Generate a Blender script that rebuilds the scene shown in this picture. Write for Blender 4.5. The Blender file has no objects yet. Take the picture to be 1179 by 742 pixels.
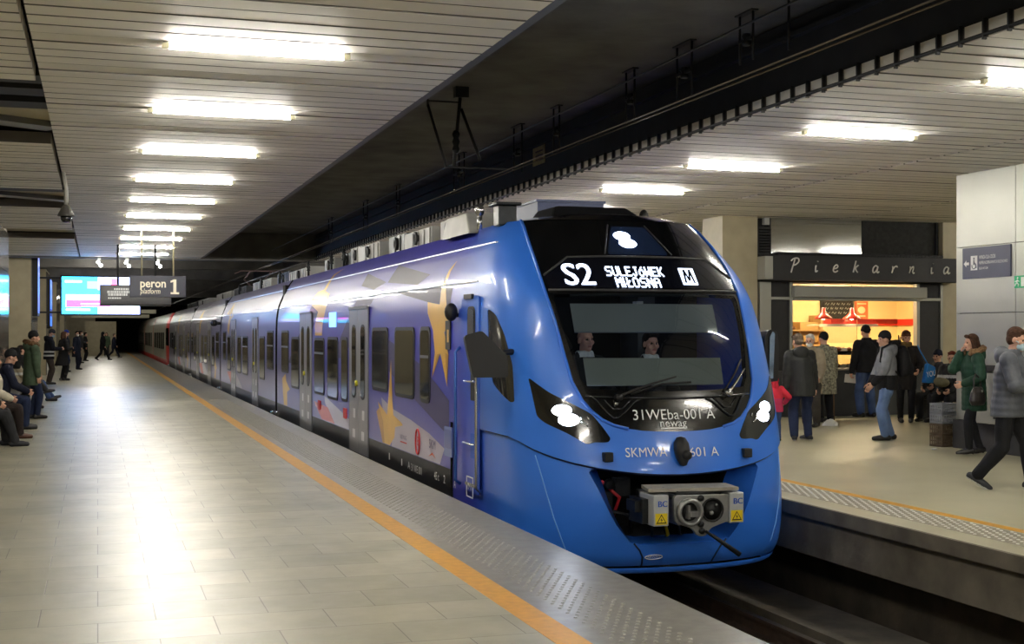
import bpy, bmesh, math, random
import numpy as np
from mathutils import Vector, Matrix, Euler
from mathutils.geometry import delaunay_2d_cdt
from mathutils.bvhtree import BVHTree
random.seed(7)
scene = bpy.context.scene
COL = scene.collection
PI = math.pi

# ------------------------------------------------------------------ camera, world, exposure
cam_data = bpy.data.cameras.new('camera')
cam = bpy.data.objects.new('camera', cam_data)
COL.objects.link(cam)
cam.location = (0, 0, 1.7)
cam.rotation_euler = (PI/2, 0, -math.atan(477/1500.))
cam_data.lens = 36*1500/1179.
cam_data.shift_y = 13/1179.
cam_data.clip_start = .05
cam_data.clip_end = 400
scene.camera = cam
world = bpy.data.worlds.new('world')
scene.world = world
world.use_nodes = True
world.node_tree.nodes['Background'].inputs[0].default_value = (.10, .105, .12, 1)
world.node_tree.nodes['Background'].inputs[1].default_value = .25
scene.view_settings.view_transform = 'Standard'
scene.view_settings.look = 'None'
scene.view_settings.gamma = 1
scene.view_settings.use_curve_mapping = False
scene.view_settings.exposure = 0.72
LAMP = 135.0            # radiance of the fluorescent tubes
scene.cycles.max_bounces = 8
scene.cycles.transparent_max_bounces = 12
scene.cycles.use_denoising = True
scene.cycles.caustics_reflective = False
scene.cycles.caustics_refractive = False
scene.cycles.sample_clamp_indirect = 25.0

# ------------------------------------------------------------------ materials
def lin(c):
    c = c/255.
    return c/12.92 if c <= .04045 else ((c+.055)/1.055)**2.4
def rgb(c): return (lin(c[0]), lin(c[1]), lin(c[2]), 1)
_mats = {}
def M(name, c=(128,128,128), rough=.5, metal=0., noise=None, bump=None, coat=0., emit=None, spec=.5, alpha=1.):
    """principled material; noise=(scale, amount) mottles the colour; bump=(scale, strength); emit=(colour, strength)"""
    if name in _mats: return _mats[name]
    m = bpy.data.materials.new(name); m.use_nodes = True; _mats[name] = m
    nt = m.node_tree; N = nt.nodes; b = N['Principled BSDF']
    b.inputs['Base Color'].default_value = rgb(c)
    b.inputs['Roughness'].default_value = rough
    b.inputs['Metallic'].default_value = metal
    b.inputs['Specular IOR Level'].default_value = spec
    b.inputs['Coat Weight'].default_value = coat
    b.inputs['Coat Roughness'].default_value = .04
    tc = None
    if noise or bump:
        tc = N.new('ShaderNodeTexCoord')
    if noise:
        n = N.new('ShaderNodeTexNoise'); n.inputs['Scale'].default_value = noise[0]; n.inputs['Detail'].default_value = 5
        nt.links.new(tc.outputs['Object'], n.inputs['Vector'])
        r = N.new('ShaderNodeMapRange'); r.inputs[1].default_value = .3; r.inputs[2].default_value = .7
        r.inputs[3].default_value = 1-noise[1]; r.inputs[4].default_value = 1+noise[1]*.6
        nt.links.new(n.outputs['Fac'], r.inputs[0])
        mx = N.new('ShaderNodeMix'); mx.data_type = 'RGBA'; mx.blend_type = 'MULTIPLY'; mx.inputs[0].default_value = 1
        mx.inputs[6].default_value = rgb(c)
        nt.links.new(r.outputs[0], mx.inputs[7]); nt.links.new(mx.outputs[2], b.inputs['Base Color'])
    if bump:
        n2 = N.new('ShaderNodeTexNoise'); n2.inputs['Scale'].default_value = bump[0]; n2.inputs['Detail'].default_value = 4
        nt.links.new(tc.outputs['Object'], n2.inputs['Vector'])
        bp = N.new('ShaderNodeBump'); bp.inputs['Strength'].default_value = bump[1]; bp.inputs['Distance'].default_value = .02
        nt.links.new(n2.outputs['Fac'], bp.inputs['Height']); nt.links.new(bp.outputs['Normal'], b.inputs['Normal'])
    if emit:
        b.inputs['Emission Color'].default_value = rgb(emit[0]); b.inputs['Emission Strength'].default_value = emit[1]
    return m

def glass(name, tint=(225,235,235), ior=1.45, rough=.0, clear=1.0):
    """window glass: clear pane that reflects more at grazing angles"""
    if name in _mats: return _mats[name]
    m = bpy.data.materials.new(name); m.use_nodes = True; _mats[name] = m
    nt = m.node_tree; N = nt.nodes; N.remove(N['Principled BSDF'])
    out = N['Material Output']
    tr = N.new('ShaderNodeBsdfTransparent'); tr.inputs[0].default_value = rgb(tint)
    gl = N.new('ShaderNodeBsdfGlossy'); gl.inputs['Roughness'].default_value = rough; gl.inputs[0].default_value = (1, 1, 1, 1)
    fr = N.new('ShaderNodeFresnel'); fr.inputs[0].default_value = ior
    mx = N.new('ShaderNodeMixShader')
    nt.links.new(fr.outputs[0], mx.inputs[0]); nt.links.new(tr.outputs[0], mx.inputs[1]); nt.links.new(gl.outputs[0], mx.inputs[2])
    nt.links.new(mx.outputs[0], out.inputs[0])
    return m

def tile_material(name, c1, c2, mortar, bw, rh, rough, dirt):
    m = bpy.data.materials.new(name); m.use_nodes = True; _mats[name] = m
    nt = m.node_tree; N = nt.nodes; b = N['Principled BSDF']; L = nt.links
    tc = N.new('ShaderNodeTexCoord')
    br = N.new('ShaderNodeTexBrick'); br.offset = .5; br.squash = 1
    br.inputs['Color1'].default_value = rgb(c1); br.inputs['Color2'].default_value = rgb(c2); br.inputs['Mortar'].default_value = rgb(mortar)
    br.inputs['Scale'].default_value = 1; br.inputs['Mortar Size'].default_value = .004; br.inputs['Mortar Smooth'].default_value = .3
    br.inputs['Brick Width'].default_value = bw; br.inputs['Row Height'].default_value = rh
    L.new(tc.outputs['Object'], br.inputs['Vector'])
    n = N.new('ShaderNodeTexNoise'); n.inputs['Scale'].default_value = 1.3; n.inputs['Detail'].default_value = 7; n.inputs['Roughness'].default_value = .65
    L.new(tc.outputs['Object'], n.inputs['Vector'])
    r = N.new('ShaderNodeMapRange'); r.inputs[1].default_value = .35; r.inputs[2].default_value = .62; r.inputs[3].default_value = 1-dirt; r.inputs[4].default_value = 1.05
    L.new(n.outputs['Fac'], r.inputs[0])
    mx = N.new('ShaderNodeMix'); mx.data_type = 'RGBA'; mx.blend_type = 'MULTIPLY'; mx.inputs[0].default_value = 1
    L.new(br.outputs['Color'], mx.inputs[6]); L.new(r.outputs[0], mx.inputs[7]); L.new(mx.outputs[2], b.inputs['Base Color'])
    n2 = N.new('ShaderNodeTexNoise'); n2.inputs['Scale'].default_value = 5; n2.inputs['Detail'].default_value = 6
    L.new(tc.outputs['Object'], n2.inputs['Vector'])
    r2 = N.new('ShaderNodeMapRange'); r2.inputs[3].default_value = rough-.08; r2.inputs[4].default_value = rough+.1
    L.new(n2.outputs['Fac'], r2.inputs[0]); L.new(r2.outputs[0], b.inputs['Roughness'])
    b.inputs['Specular IOR Level'].default_value = .5
    bp = N.new('ShaderNodeBump'); bp.inputs['Strength'].default_value = .25; bp.inputs['Distance'].default_value = .004; bp.invert = True
    L.new(br.outputs['Fac'], bp.inputs['Height']); L.new(bp.outputs['Normal'], b.inputs['Normal'])
    return m

# ------------------------------------------------------------------ mesh builder
class MB:
    def __init__(s): s.v = []; s.f = []; s.m = []; s.sm = []
    def add(s, vs, fs, mi=0, smooth=False):
        o = len(s.v); s.v += [tuple(p) for p in vs]
        for f in fs: s.f.append([i+o for i in f]); s.m.append(mi); s.sm.append(smooth)
        return s
    def box(s, x0, x1, y0, y1, z0, z1, mi=0):
        return s.add([(x0,y0,z0),(x1,y0,z0),(x1,y1,z0),(x0,y1,z0),(x0,y0,z1),(x1,y0,z1),(x1,y1,z1),(x0,y1,z1)],
                     [(0,3,2,1),(4,5,6,7),(0,1,5,4),(1,2,6,5),(2,3,7,6),(3,0,4,7)], mi)
    def obox(s, c, ax, ay, az, mi=0):
        """oriented box: centre and three half-extent vectors"""
        c, ax, ay, az = map(Vector, (c, ax, ay, az))
        vs = [c+ax*i+ay*j+az*k for k in (-1,1) for (i,j) in ((-1,-1),(1,-1),(1,1),(-1,1))]
        return s.add(vs, [(0,3,2,1),(4,5,6,7),(0,1,5,4),(1,2,6,5),(2,3,7,6),(3,0,4,7)], mi)
    def prism(s, poly, axis, a, b, mi=0):
        """extrude a polygon (two coords) along axis 'x','y' or 'z' from a to b"""
        def P(p, t):
            return (t, p[0], p[1]) if axis == 'x' else (p[0], t, p[1]) if axis == 'y' else (p[0], p[1], t)
        n = len(poly); vs = [P(p, a) for p in poly]+[P(p, b) for p in poly]
        fs = [list(range(n)), list(range(2*n-1, n-1, -1))]+[(i, (i+1) % n, n+(i+1) % n, n+i) for i in range(n)]
        return s.add(vs, fs, mi)
    def tube(s, pts, r, seg=8, mi=0, caps=True, smooth=True):
        pts = [Vector(p) for p in pts]; n = len(pts)
        rs = r if isinstance(r, (list, tuple)) else [r]*n
        vs = []; up = None
        for i, p in enumerate(pts):
            d = (pts[min(i+1, n-1)]-pts[max(i-1, 0)]).normalized()
            if up is None:
                up = Vector((0,0,1)) if abs(d.z) < .9 else Vector((1,0,0))
            a = d.cross(up).normalized(); b = a.cross(d).normalized(); up = b
            for k in range(seg):
                t = 2*PI*k/seg; vs.append(p+(a*math.cos(t)+b*math.sin(t))*rs[i])
        fs = []
        for i in range(n-1):
            for k in range(seg):
                fs.append((i*seg+k, i*seg+(k+1) % seg, (i+1)*seg+(k+1) % seg, (i+1)*seg+k))
        s.add(vs, fs, mi, smooth)
        if caps:
            o = len(s.v)-len(vs)
            s.f.append([o+k for k in range(seg)][::-1]); s.m.append(mi); s.sm.append(False)
            s.f.append([o+(n-1)*seg+k for k in range(seg)]); s.m.append(mi); s.sm.append(False)
        return s
    def lathe(s, prof, c, axis='z', seg=16, mi=0, smooth=True):
        """profile of (radius, height) turned about an axis through c"""
        vs = []
        for (r, h) in prof:
            for k in range(seg):
                t = 2*PI*k/seg; a, b = r*math.cos(t), r*math.sin(t)
                vs.append((c[0]+a, c[1]+b, c[2]+h) if axis == 'z' else (c[0]+a, c[1]+h, c[2]+b) if axis == 'y' else (c[0]+h, c[1]+a, c[2]+b))
        fs = []
        for i in range(len(prof)-1):
            for k in range(seg): fs.append((i*seg+k, i*seg+(k+1) % seg, (i+1)*seg+(k+1) % seg, (i+1)*seg+k))
        s.add(vs, fs, mi, smooth)
        o = len(s.v)-len(vs)
        for i, fl in ((0, True), (len(prof)-1, False)):
            if prof[i][0] > 1e-5:
                f = [o+i*seg+k for k in range(seg)]
                s.f.append(f[::-1] if fl else f); s.m.append(mi); s.sm.append(False)
        return s
    def ell(s, c, r, mi=0, seg=12, rings=8, rot=None):
        c = Vector(c); vs = []; R = rot
        for i in range(rings+1):
            th = PI*i/rings
            for k in range(seg):
                t = 2*PI*k/seg
                p = Vector((r[0]*math.sin(th)*math.cos(t), r[1]*math.sin(th)*math.sin(t), r[2]*math.cos(th)))
                if R is not None: p = R @ p
                vs.append(c+p)
        fs = []
        for i in range(rings):
            for k in range(seg): fs.append((i*seg+k, (i+1)*seg+k, (i+1)*seg+(k+1) % seg, i*seg+(k+1) % seg))
        return s.add(vs, fs, mi, True)

def finish(name, mb, mats, parent=None, org=None, bevel=0, kind=None, label=None, wn=False):
    """link the collected geometry as ONE mesh object; org is subtracted from its world coordinates"""
    me = bpy.data.meshes.new(name)
    o3 = Vector(org) if org is not None else Vector((0,0,0))
    me.from_pydata([tuple(Vector(v)-o3) for v in mb.v], [], mb.f)
    me.validate()
    mats = mats if isinstance(mats, (list, tuple)) else [mats]
    for m in mats: me.materials.append(m)
    if len(me.polygons) == len(mb.f):
        me.polygons.foreach_set('material_index', mb.m)
        me.polygons.foreach_set('use_smooth', mb.sm)
    bm = bmesh.new(); bm.from_mesh(me); bmesh.ops.recalc_face_normals(bm, faces=bm.faces); bm.to_mesh(me); bm.free()
    me.update()
    o = bpy.data.objects.new(name, me); COL.objects.link(o)
    if parent is not None: o.parent = parent
    elif org is not None: o.location = o3
    if bevel:
        md = o.modifiers.new('bevel', 'BEVEL'); md.width = bevel; md.segments = 2; md.limit_method = 'ANGLE'; md.angle_limit = .7
        md.harden_normals = False
    if kind: o['kind'] = kind
    if label: o['label'] = label
    return o
def tag(o, label, cat, group=None):
    o['label'] = label; o['category'] = cat
    if group: o['group'] = group
    return o
def thing(name, label, cat, loc, rz=0, group=None):
    o = bpy.data.objects.new(name, None); COL.objects.link(o); o.empty_display_size = .2
    o.location = loc; o.rotation_euler = (0, 0, rz)
    return tag(o, label, cat, group)
def struct(name, mb, mats, bevel=0): return finish(name, mb, mats, bevel=bevel, kind='structure')
def copy_tree(o, parent=None):
    c = o.copy(); COL.objects.link(c)
    if parent is not None: c.parent = parent
    for ch in list(o.children): copy_tree(ch, c)
    return c

def text_shape(txt, size=1., bold=False, shear=0., font_offset=0., align='CENTER', spacing=1.):
    """2-D vertices and faces of a line of text"""
    cu = bpy.data.curves.new('t', 'FONT'); cu.body = txt; cu.size = size; cu.align_x = align; cu.align_y = 'CENTER'
    cu.shear = shear; cu.space_character = spacing; cu.offset = font_offset; cu.resolution_u = 3
    ob = bpy.data.objects.new('t', cu); COL.objects.link(ob)
    dg = bpy.context.evaluated_depsgraph_get(); dg.update()
    me = bpy.data.meshes.new_from_object(ob.evaluated_get(dg))
    vs = [(v.co.x, v.co.y) for v in me.vertices]; fs = [tuple(p.vertices) for p in me.polygons]
    bpy.data.objects.remove(ob); bpy.data.meshes.remove(me)
    return vs, fs
def text_on(mb, txt, size, c, right, up, mi=0, width=None, **k):
    """flat lettering added to a mesh at centre c, along unit vectors right and up"""
    vs, fs = text_shape(txt, size, **k)
    c, right, up = Vector(c), Vector(right), Vector(up)
    sx = 1.
    if width and vs:
        xs = [v[0] for v in vs]; sx = width/(max(xs)-min(xs)); mid = (max(xs)+min(xs))/2
        vs = [((v[0]-mid)*sx, v[1]) for v in vs]
    return mb.add([c+right*v[0]+up*v[1] for v in vs], fs, mi)
# ------------------------------------------------------------------ the station: floors, track, ceilings, walls
m_tile = tile_material('platform_tiles', (164,160,138), (147,143,121), (104,98,84), .66, .50, .37, .2)
m_edge = M('edge_granite', (128,124,112), .36, noise=(9, .22), bump=(60, .05))
m_yellow = M('yellow_line', (208,150,32), .45, noise=(14, .14))
m_stud = M('steel_studs', (150,148,138), .34, noise=(20, .2))
m_floor2 = M('far_platform_floor', (178,173,147), .36, noise=(.9, .12))
m_conc = M('raw_concrete', (112,105,92), .85, noise=(3, .35), bump=(14, .35))
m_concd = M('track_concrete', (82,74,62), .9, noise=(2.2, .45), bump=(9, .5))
m_ceilc = M('dark_slab_ceiling', (98,96,93), .9, noise=(1.4, .35), bump=(7, .5))
m_black = M('black_paint', (16,16,18), .6)
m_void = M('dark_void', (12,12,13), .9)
m_slat = M('slat_panel', (240,236,228), .55, noise=(.9, .06), spec=.3)
m_stone = M('pillar_stone', (172,162,134), .5, noise=(3.5, .10), bump=(30, .04))
m_metalw = M('brushed_wall_panel', (176,177,168), .36, .35, noise=(1.2, .08))
m_pol = M('polished_wall_panel', (150,146,136), .12, .55, noise=(1.5, .1))
m_rail = M('rail_steel', (120,112,102), .28, .9, noise=(8, .2))
m_rust = M('rail_rust', (64,48,38), .8, noise=(12, .3))
m_grey = M('grey_metal', (120,122,122), .4, .6)

YB, YF = -14., 150.
# near platform: slab with its tiles, edge stone and painted line
f = MB(); f.box(-6, 2.39, YB, YF, -.2, 0); struct('floor', f, m_tile)
f = MB(); f.box(2.58, 3.50, YB, YF, -.2, 0); struct('floor_edge_stone', f, m_edge)
f = MB(); f.box(2.39, 2.58, YB, YF, -.2, .002); struct('trim_1', f, m_yellow)
f = MB(); f.box(-6, 3.38, YB, YF, -1.15, -.2); struct('wall_near_platform_base', f, m_conc)
def studs(name, x0, x1, px, py, y0, y1, r, h, mat):
    mb = MB(); j = 0; y = y0
    while y < y1:
        x = x0+(px/2 if j % 2 else 0)
        while x <= x1+1e-6:
            vs = [(x+r*math.cos(t*PI/3), y+r*math.sin(t*PI/3), 0) for t in range(6)]+[(x+.55*r*math.cos(t*PI/3), y+.55*r*math.sin(t*PI/3), h) for t in range(6)]
            mb.add(vs, [(t, (t+1) % 6, 6+(t+1) % 6, 6+t) for t in range(6)]+[(6,7,8,9,10,11)], 0, False); x += px
        y += py; j += 1
    return struct(name, mb, mat)
studs('floor_tactile_studs', 2.72, 3.14, .07, .07, 4.5, 34, .016, .006, m_stud)
# track bed
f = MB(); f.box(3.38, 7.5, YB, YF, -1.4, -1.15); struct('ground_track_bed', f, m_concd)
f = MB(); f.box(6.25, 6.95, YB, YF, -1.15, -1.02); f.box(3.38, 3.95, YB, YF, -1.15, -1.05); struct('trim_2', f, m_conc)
for nm, x in (('near_rail', 4.42), ('far_rail', 5.86)):
    r = MB()
    r.prism([(x-.036,-.94),(x+.036,-.94),(x+.036,-.975),(x+.010,-.985),(x+.010,-1.08),(x+.07,-1.1),(x+.07,-1.12),(x-.07,-1.12),(x-.07,-1.1),(x-.010,-1.08),(x-.010,-.985),(x-.036,-.975)], 'y', YB, YF, 1)
    r.box(x-.033, x+.033, YB, YF, -.941, -.9385, 0)
    o = finish('track_rail', r, [m_rail, m_rust], org=(x, 0, -1.12))
    tag(o, 'steel rail beside the near platform, mostly under the train' if x < 5 else 'worn steel rail running out from under the blue train, beside the far platform', 'rail', 'rails of the track')
sl = MB(); sl.box(3.95, 6.25, YB, 13, -1.15, -1.115)
for k in range(14):
    y = 2.2+k*.62; sl.box(4.0, 6.2, y, y+.25, -1.15, -1.095)
struct('ground_sleepers', sl, m_concd)
# far platform
f = MB(); f.box(6.74, 30, YB, YF, -.02, 0)
f.m = [0]*6; struct('floor_far_platform', f, m_floor2)
f = MB(); f.box(6.70, 6.74, YB, YF, -.13, 0); f.box(6.74, 7.2, YB, YF, -.13, -.02); f.box(6.78, 7.2, YB, YF, -.52, -.13); struct('wall_far_platform_face', f, m_conc)
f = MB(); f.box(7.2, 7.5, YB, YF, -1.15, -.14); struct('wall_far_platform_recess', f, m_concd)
# the far platform's yellow line and studs
def on_far(x): return x
f = MB(); f.box(7.50, 7.62, YB, YF, 0, .002); struct('trim_3', f, m_yellow)
f = MB(); f.box(7.02, 7.46, YB, YF, 0, .0015); struct('trim_4', f, M('stud_strip', (140,134,116), .5, noise=(6, .15)))
studs('floor_far_studs', 7.06, 7.44, .075, .09, 7.5, 34, .02, .008, M('white_studs', (216,214,206), .4))

# ceilings: hung slats, each row a long hollow panel
def slats(name, x0, x1, y0, y1, skip=()):
    mb = MB(); k = math.floor(y0/.3)
    while k*.3 < y1:
        y = k*.3; k += 1
        if any(a < y < b for a, b in skip): continue
        dz = random.uniform(-.004, .004)
        mb.box(x0, x1, y+.016, y+.284, 4.05+dz, 4.19); mb.m[-4] = 1; mb.m[-2] = 1      # flanks coloured dark to imitate shade in the gaps
    return struct(name, mb, [m_slat, M('slat_flank_shade', (104,100,95), .8)])
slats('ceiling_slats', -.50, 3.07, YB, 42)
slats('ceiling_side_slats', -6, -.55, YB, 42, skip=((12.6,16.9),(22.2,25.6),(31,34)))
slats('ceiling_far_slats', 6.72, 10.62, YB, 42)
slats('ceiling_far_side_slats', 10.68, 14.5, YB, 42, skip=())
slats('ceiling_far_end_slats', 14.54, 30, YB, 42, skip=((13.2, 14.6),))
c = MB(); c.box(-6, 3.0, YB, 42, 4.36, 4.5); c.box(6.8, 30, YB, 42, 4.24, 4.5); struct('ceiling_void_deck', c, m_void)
c = MB(); c.box(-12, 30, YB, YF, 4.92, 5.1); struct('ceiling_slab', c, m_ceilc)
# concrete beams seen through the gaps in the side slats
c = MB()
for y in (13.0, 13.7, 14.5, 22.4, 23.2, 31.2): c.box(-6, -.5, y, y+.42, 4.12, 4.36)
struct('ceiling_dark_beams', c, m_black)
c = MB()
for y in (15.1, 24.0, 32.4): c.box(-6, -.5, y, y+1.6, 4.2, 4.36)
struct('ceiling_concrete_panels', c, m_stone)
c = MB()  # grey diagonal bars stand in for the shadow across the concrete panels
for (y0, y1) in ((15.1, 16.7), (24.0, 25.6)):
    c.obox((-1.4, (y0+y1)/2, 4.18), (.9, .55, 0), (-.09, .14, 0), (0, 0, .05))
struct('ceiling_diagonal_shadow', c, m_grey)
# edge profiles beside the track
c = MB(); c.box(3.09, 3.2, YB, 42, 4.085, 4.24); c.box(3.2, 3.22, YB, 42, 4.18, 4.86); struct('trim_5', c, M('ceiling_edge_profile', (92,92,92), .5, .3))
c = MB(); c.box(6.76, 6.84, YB, 60, 4.195, 4.9); c.box(6.68, 6.84, YB, 60, 4.7, 4.74); struct('wall_track_fascia', c, M('fascia_black', (34,34,37), .7, noise=(3, .3)))
c = MB(); c.tube([(6.69, YB, 4.07), (6.69, 42, 4.07)], .017, 6)
k = math.floor(YB/.3)
while k*.3 < 42:
    c.box(6.675, 6.71, k*.3-.009, k*.3+.009, 4.03, 4.2); k += 1
struct('trim_6', c, m_black)
# walls
w = MB(); w.box(-6.3, -3.4, YB, YF, 0, 4.9); struct('wall_left', w, m_stone)
for i, (y0, y1, ytop) in enumerate(((19.5, 32.3, 4.0), (43.6, 47.6, 4.2), (56, 60, 4.2), (70, 75, 4.2), (86, 90, 4.2))):
    w = MB(); w.box(-3.4, -2.0, y0, y1, 0, ytop+.1); struct('wall_left_pillar_%d' % (i+1), w, m_stone)
    w = MB(); n = int((y1-y0)/1.6)
    for a in range(max(n, 1)):
        ya = y0+(y1-y0)*a/max(n, 1); yb = y0+(y1-y0)*(a+1)/max(n, 1)
        for (za, zb) in ((0, 1.0), (1.0, 2.05), (2.05, 3.1), (3.1, ytop)):
            w.box(-2.0, -1.965, ya+.006, yb-.006, za+.006, zb-.006)
    struct('wall_left_cladding_%d' % (i+1), w, m_pol)
w = MB(); w.box(12.24, 12.6, YB, 16.48, 0, 4.9); struct('wall_right', w, m_void)
w = MB()
ys = [16.48, 15.19, 13.9, 12.6, 11.3, 10, 8.7, 7.4, 6.1]
for a, b in zip(ys[1:], ys[:-1]):
    for (za, zb) in ((.42, 1.995), (1.995, 2.97), (2.97, 4.1)): w.box(12.2, 12.24, a+.005, b-.005, za+.005, zb-.005)
w.box(12.2, 12.6, 16.47, 16.50, .42, 4.1)
struct('wall_right_cladding', w, m_metalw)
w = MB(); w.box(12.12, 12.24, YB, 16.48, 0, .42); struct('baseboard_right', w, M('dark_plinth', (58,58,60), .6, noise=(6, .2)))
w = MB(); w.box(24, 24.3, YB, 60, 0, 4.9); struct('wall_far_right', w, m_stone)
w = MB(); w.box(11.88, 12.66, 23.5, 24.4, 0, 4.9); struct('wall_kiosk_pillar_1', w, m_stone)
w = MB(); w.box(17.04, 17.9, 23.5, 24.4, 0, 4.9); w.box(17.9, 24, 24, 24.3, 0, 4.9); struct('wall_kiosk_pillar_2', w, m_stone)
w = MB(); w.box(7.6, 12.4, 43, 43.3, 0, 4.9); struct('wall_far_platform_end', w, M('far_wall', (150,146,132), .6, noise=(.8, .2)))
w = MB(); w.box(-6, -.2, 118, 118.4, 0, 4.9); w.box(-.9, 1.35, 104, 104.3, 0, 2.6); struct('wall_end', w, m_stone)
w = MB(); w.box(-6, 12, 149, 149.5, -1.4, 4.9); struct('wall_tunnel_end', w, m_void)
w = MB(); w.box(-6.3, 30, -14.4, -14, -1.4, 4.9); struct('wall_back', w, m_stone)
# hall beyond the slatted ceiling: deep crossbeams
c = MB()
for y, z in ((42.2, 4.02), (43.8, 4.25), (50, 4.1), (60, 4.1), (72, 4.0), (86, 4.0)): c.box(-6, 10.3, y, y+.5, z, 4.9)
struct('ceiling_crossbeams', c, m_ceilc)
c = MB()
for y, z in ((58, 2.55), (66, 2.45)): c.box(-1.2, 2.4, y, y+.25, z, z+.16)
struct('ceiling_hung_beams', c, M('pale_beam', (150,146,126), .6))

# fluorescent lamps, each with end caps and a tube
m_tube = M('tube_light', (255,255,250), .4, emit=((255,250,238), LAMP))
m_cap = M('lamp_cap', (206,200,170), .5)
m_hous = M('lamp_channel', (120,118,112), .5, noise=(2, .08))
def make_lamp(label, group):
    t = thing('ceiling_lamp', label, 'lamp', (0, 0, 4.05), group=group)
    b = MB(); b.tube([(-.71, 0, -.032), (.71, 0, -.032)], .019, 8); finish('tube', b, m_tube, t)
    b = MB(); b.box(-.76, .76, -.055, .055, -.005, .0); finish('channel', b, m_hous, t)
    for sgn in (-1, 1):
        b = MB(); b.box(sgn*.735-.03, sgn*.735+.03, -.026, .026, -.048, -.004); finish('end_cap', b, m_cap, t, bevel=.004)
    return t
ORD = ['first', 'second', 'third', 'fourth', 'fifth', 'sixth', 'seventh', 'eighth', 'ninth', 'tenth']
l0 = None
for side, xc, where in (('near', 1.26, 'over the tiled platform'), ('far', 8.53, 'over the platform with the bakery')):
    for k in range(-6, 10):
        y = 10.87+3.2*k if side == 'near' else 10.13+3.2*k
        vis = 0 <= k
        lab = ('%s tube lamp of the row %s, counted from the viewer' % (ORD[k].capitalize(), where)) if vis else 'added tube lamp brightening the hall, outside the view'
        grp = 'ceiling tube lamps %s' % where if vis else 'tube lamps outside the view'
        if l0 is None: l0 = t = make_lamp(lab, grp)
        else:
            t = copy_tree(l0); tag(t, lab, 'lamp', grp)
        t.location = (xc, y, 4.05)
# an added, unseen lamp row brightens the hall behind the bakery wall panels
for k in range(-3, 1):
    t = copy_tree(l0); tag(t, 'added tube lamp brightening the hall, outside the view', 'lamp', 'tube lamps outside the view'); t.location = (20.5, 21+3.2*k, 4.05)
# added lamps, hidden above the crossbeams' lower edge, brighten the hall further along
for x, y in ((.4,46.6),(.4,48.6),(.4,53),(.4,56.5),(.4,63),(.4,67.5),(.4,76),(.4,82),(.4,92),(.4,99),(.4,108),(8.5,46.6),(8.5,54)):
    t = copy_tree(l0); tag(t, 'added tube lamp brightening the hall, outside the view', 'lamp', 'tube lamps outside the view'); t.location = (x, y, 4.55)
# ------------------------------------------------------------------ the blue train
X0 = 5.14; TO = Vector((5.14, 10.95, -.94))       # track axis; the train's base
def _smooth(xs, ys):
    zz = np.linspace(xs[0], xs[-1], 1500); vv = np.interp(zz, xs, ys); k = np.hanning(121); k /= k.sum(); pad = 60
    ex = np.concatenate([vv[0]-(np.arange(pad, 0, -1))*(vv[1]-vv[0]), vv, vv[-1]+np.arange(1, pad+1)*(vv[-1]-vv[-2])])
    return zz, np.convolve(ex, k, 'valid')
_zo, _oo = _smooth([-.62,-.3,0,1.0,1.6,2.0,2.27,2.65,2.88,3.0], [1.37,1.41,1.42,1.42,1.42,1.41,1.37,1.21,1.05,.95])
_zy, _yy = _smooth([-.6,-.5,-.4,-.15,.2,.5,.94,1.17,1.69,2.07,2.44,2.84,3.0], [11.25,11.11,11.0,10.95,10.95,11.0,11.12,11.2,11.42,11.63,11.94,12.37,12.57])
def W(z): return float(np.interp(z, _zo, _oo))
def Y0(z): return float(np.interp(z, _zy, _yy))
ND = 2.6; YE = 13.95
_x = np.concatenate([np.linspace(0, .9, 400), 1-np.linspace(.1**.5, 0, 400)[1:]**2]); _s = 1-(1-_x**ND)**(1/ND)
_a = np.concatenate([[0], np.cumsum(np.hypot(np.diff(_x)*1.42, np.diff(_s)))]); _a /= _a[-1]
def nose_point(u, z):
    a = abs(u); w = W(z); y0 = Y0(z); sg = 1 if u >= 0 else -1
    if a <= 1: return Vector((X0+sg*w*float(np.interp(a, _a, _x)), y0+float(np.interp(a, _a, _s)), z))
    return Vector((X0+sg*w, y0+1+(a-1)*(YE-y0-1), z))
def u_of(o, z): return math.copysign(float(np.interp(abs(o)/W(z), _a*0+_x, _a)), o)
def side_point(y, z): return Vector((X0-W(z), y, z))
def normal_of(mp, p, q):
    e = .004
    n = (mp(p+e, q)-mp(p-e, q)).cross(mp(p, q+e)-mp(p, q-e))
    if n.length < 1e-9: return Vector((0,-1,0))
    n.normalize(); c = mp(p, q)
    ref = Vector((c.x-X0, (c.y-14.5)*.6, .3))
    return n if n.dot(ref) > 0 else -n
def inside(pt, poly):
    x, y = pt; r = False; j = len(poly)-1
    for i in range(len(poly)):
        xi, yi = poly[i]; xj, yj = poly[j]
        if (yi > y) != (yj > y) and x < (xj-xi)*(y-yi)/(yj-yi)+xi: r = not r
        j = i
    return r
def densify(poly, st):
    out = []
    for i in range(len(poly)):
        a = Vector(poly[i]); b = Vector(poly[(i+1) % len(poly)]); n = max(1, int((b-a).length/st))
        out += [tuple(a+(b-a)*k/n) for k in range(n)]
    return out
def rounded(poly, r, n=4):
    """round the corners of a 2-D polygon"""
    out = []
    m = len(poly)
    for i in range(m):
        p = Vector(poly[i]); a = Vector(poly[i-1])-p; b = Vector(poly[(i+1) % m])-p
        t = min(r, a.length*.45, b.length*.45); A = p+a.normalized()*t; B = p+b.normalized()*t
        for k in range(n+1):
            s = k/n; out.append(tuple(A*(1-s)**2+p*2*s*(1-s)+B*s**2))
    return out
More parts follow.
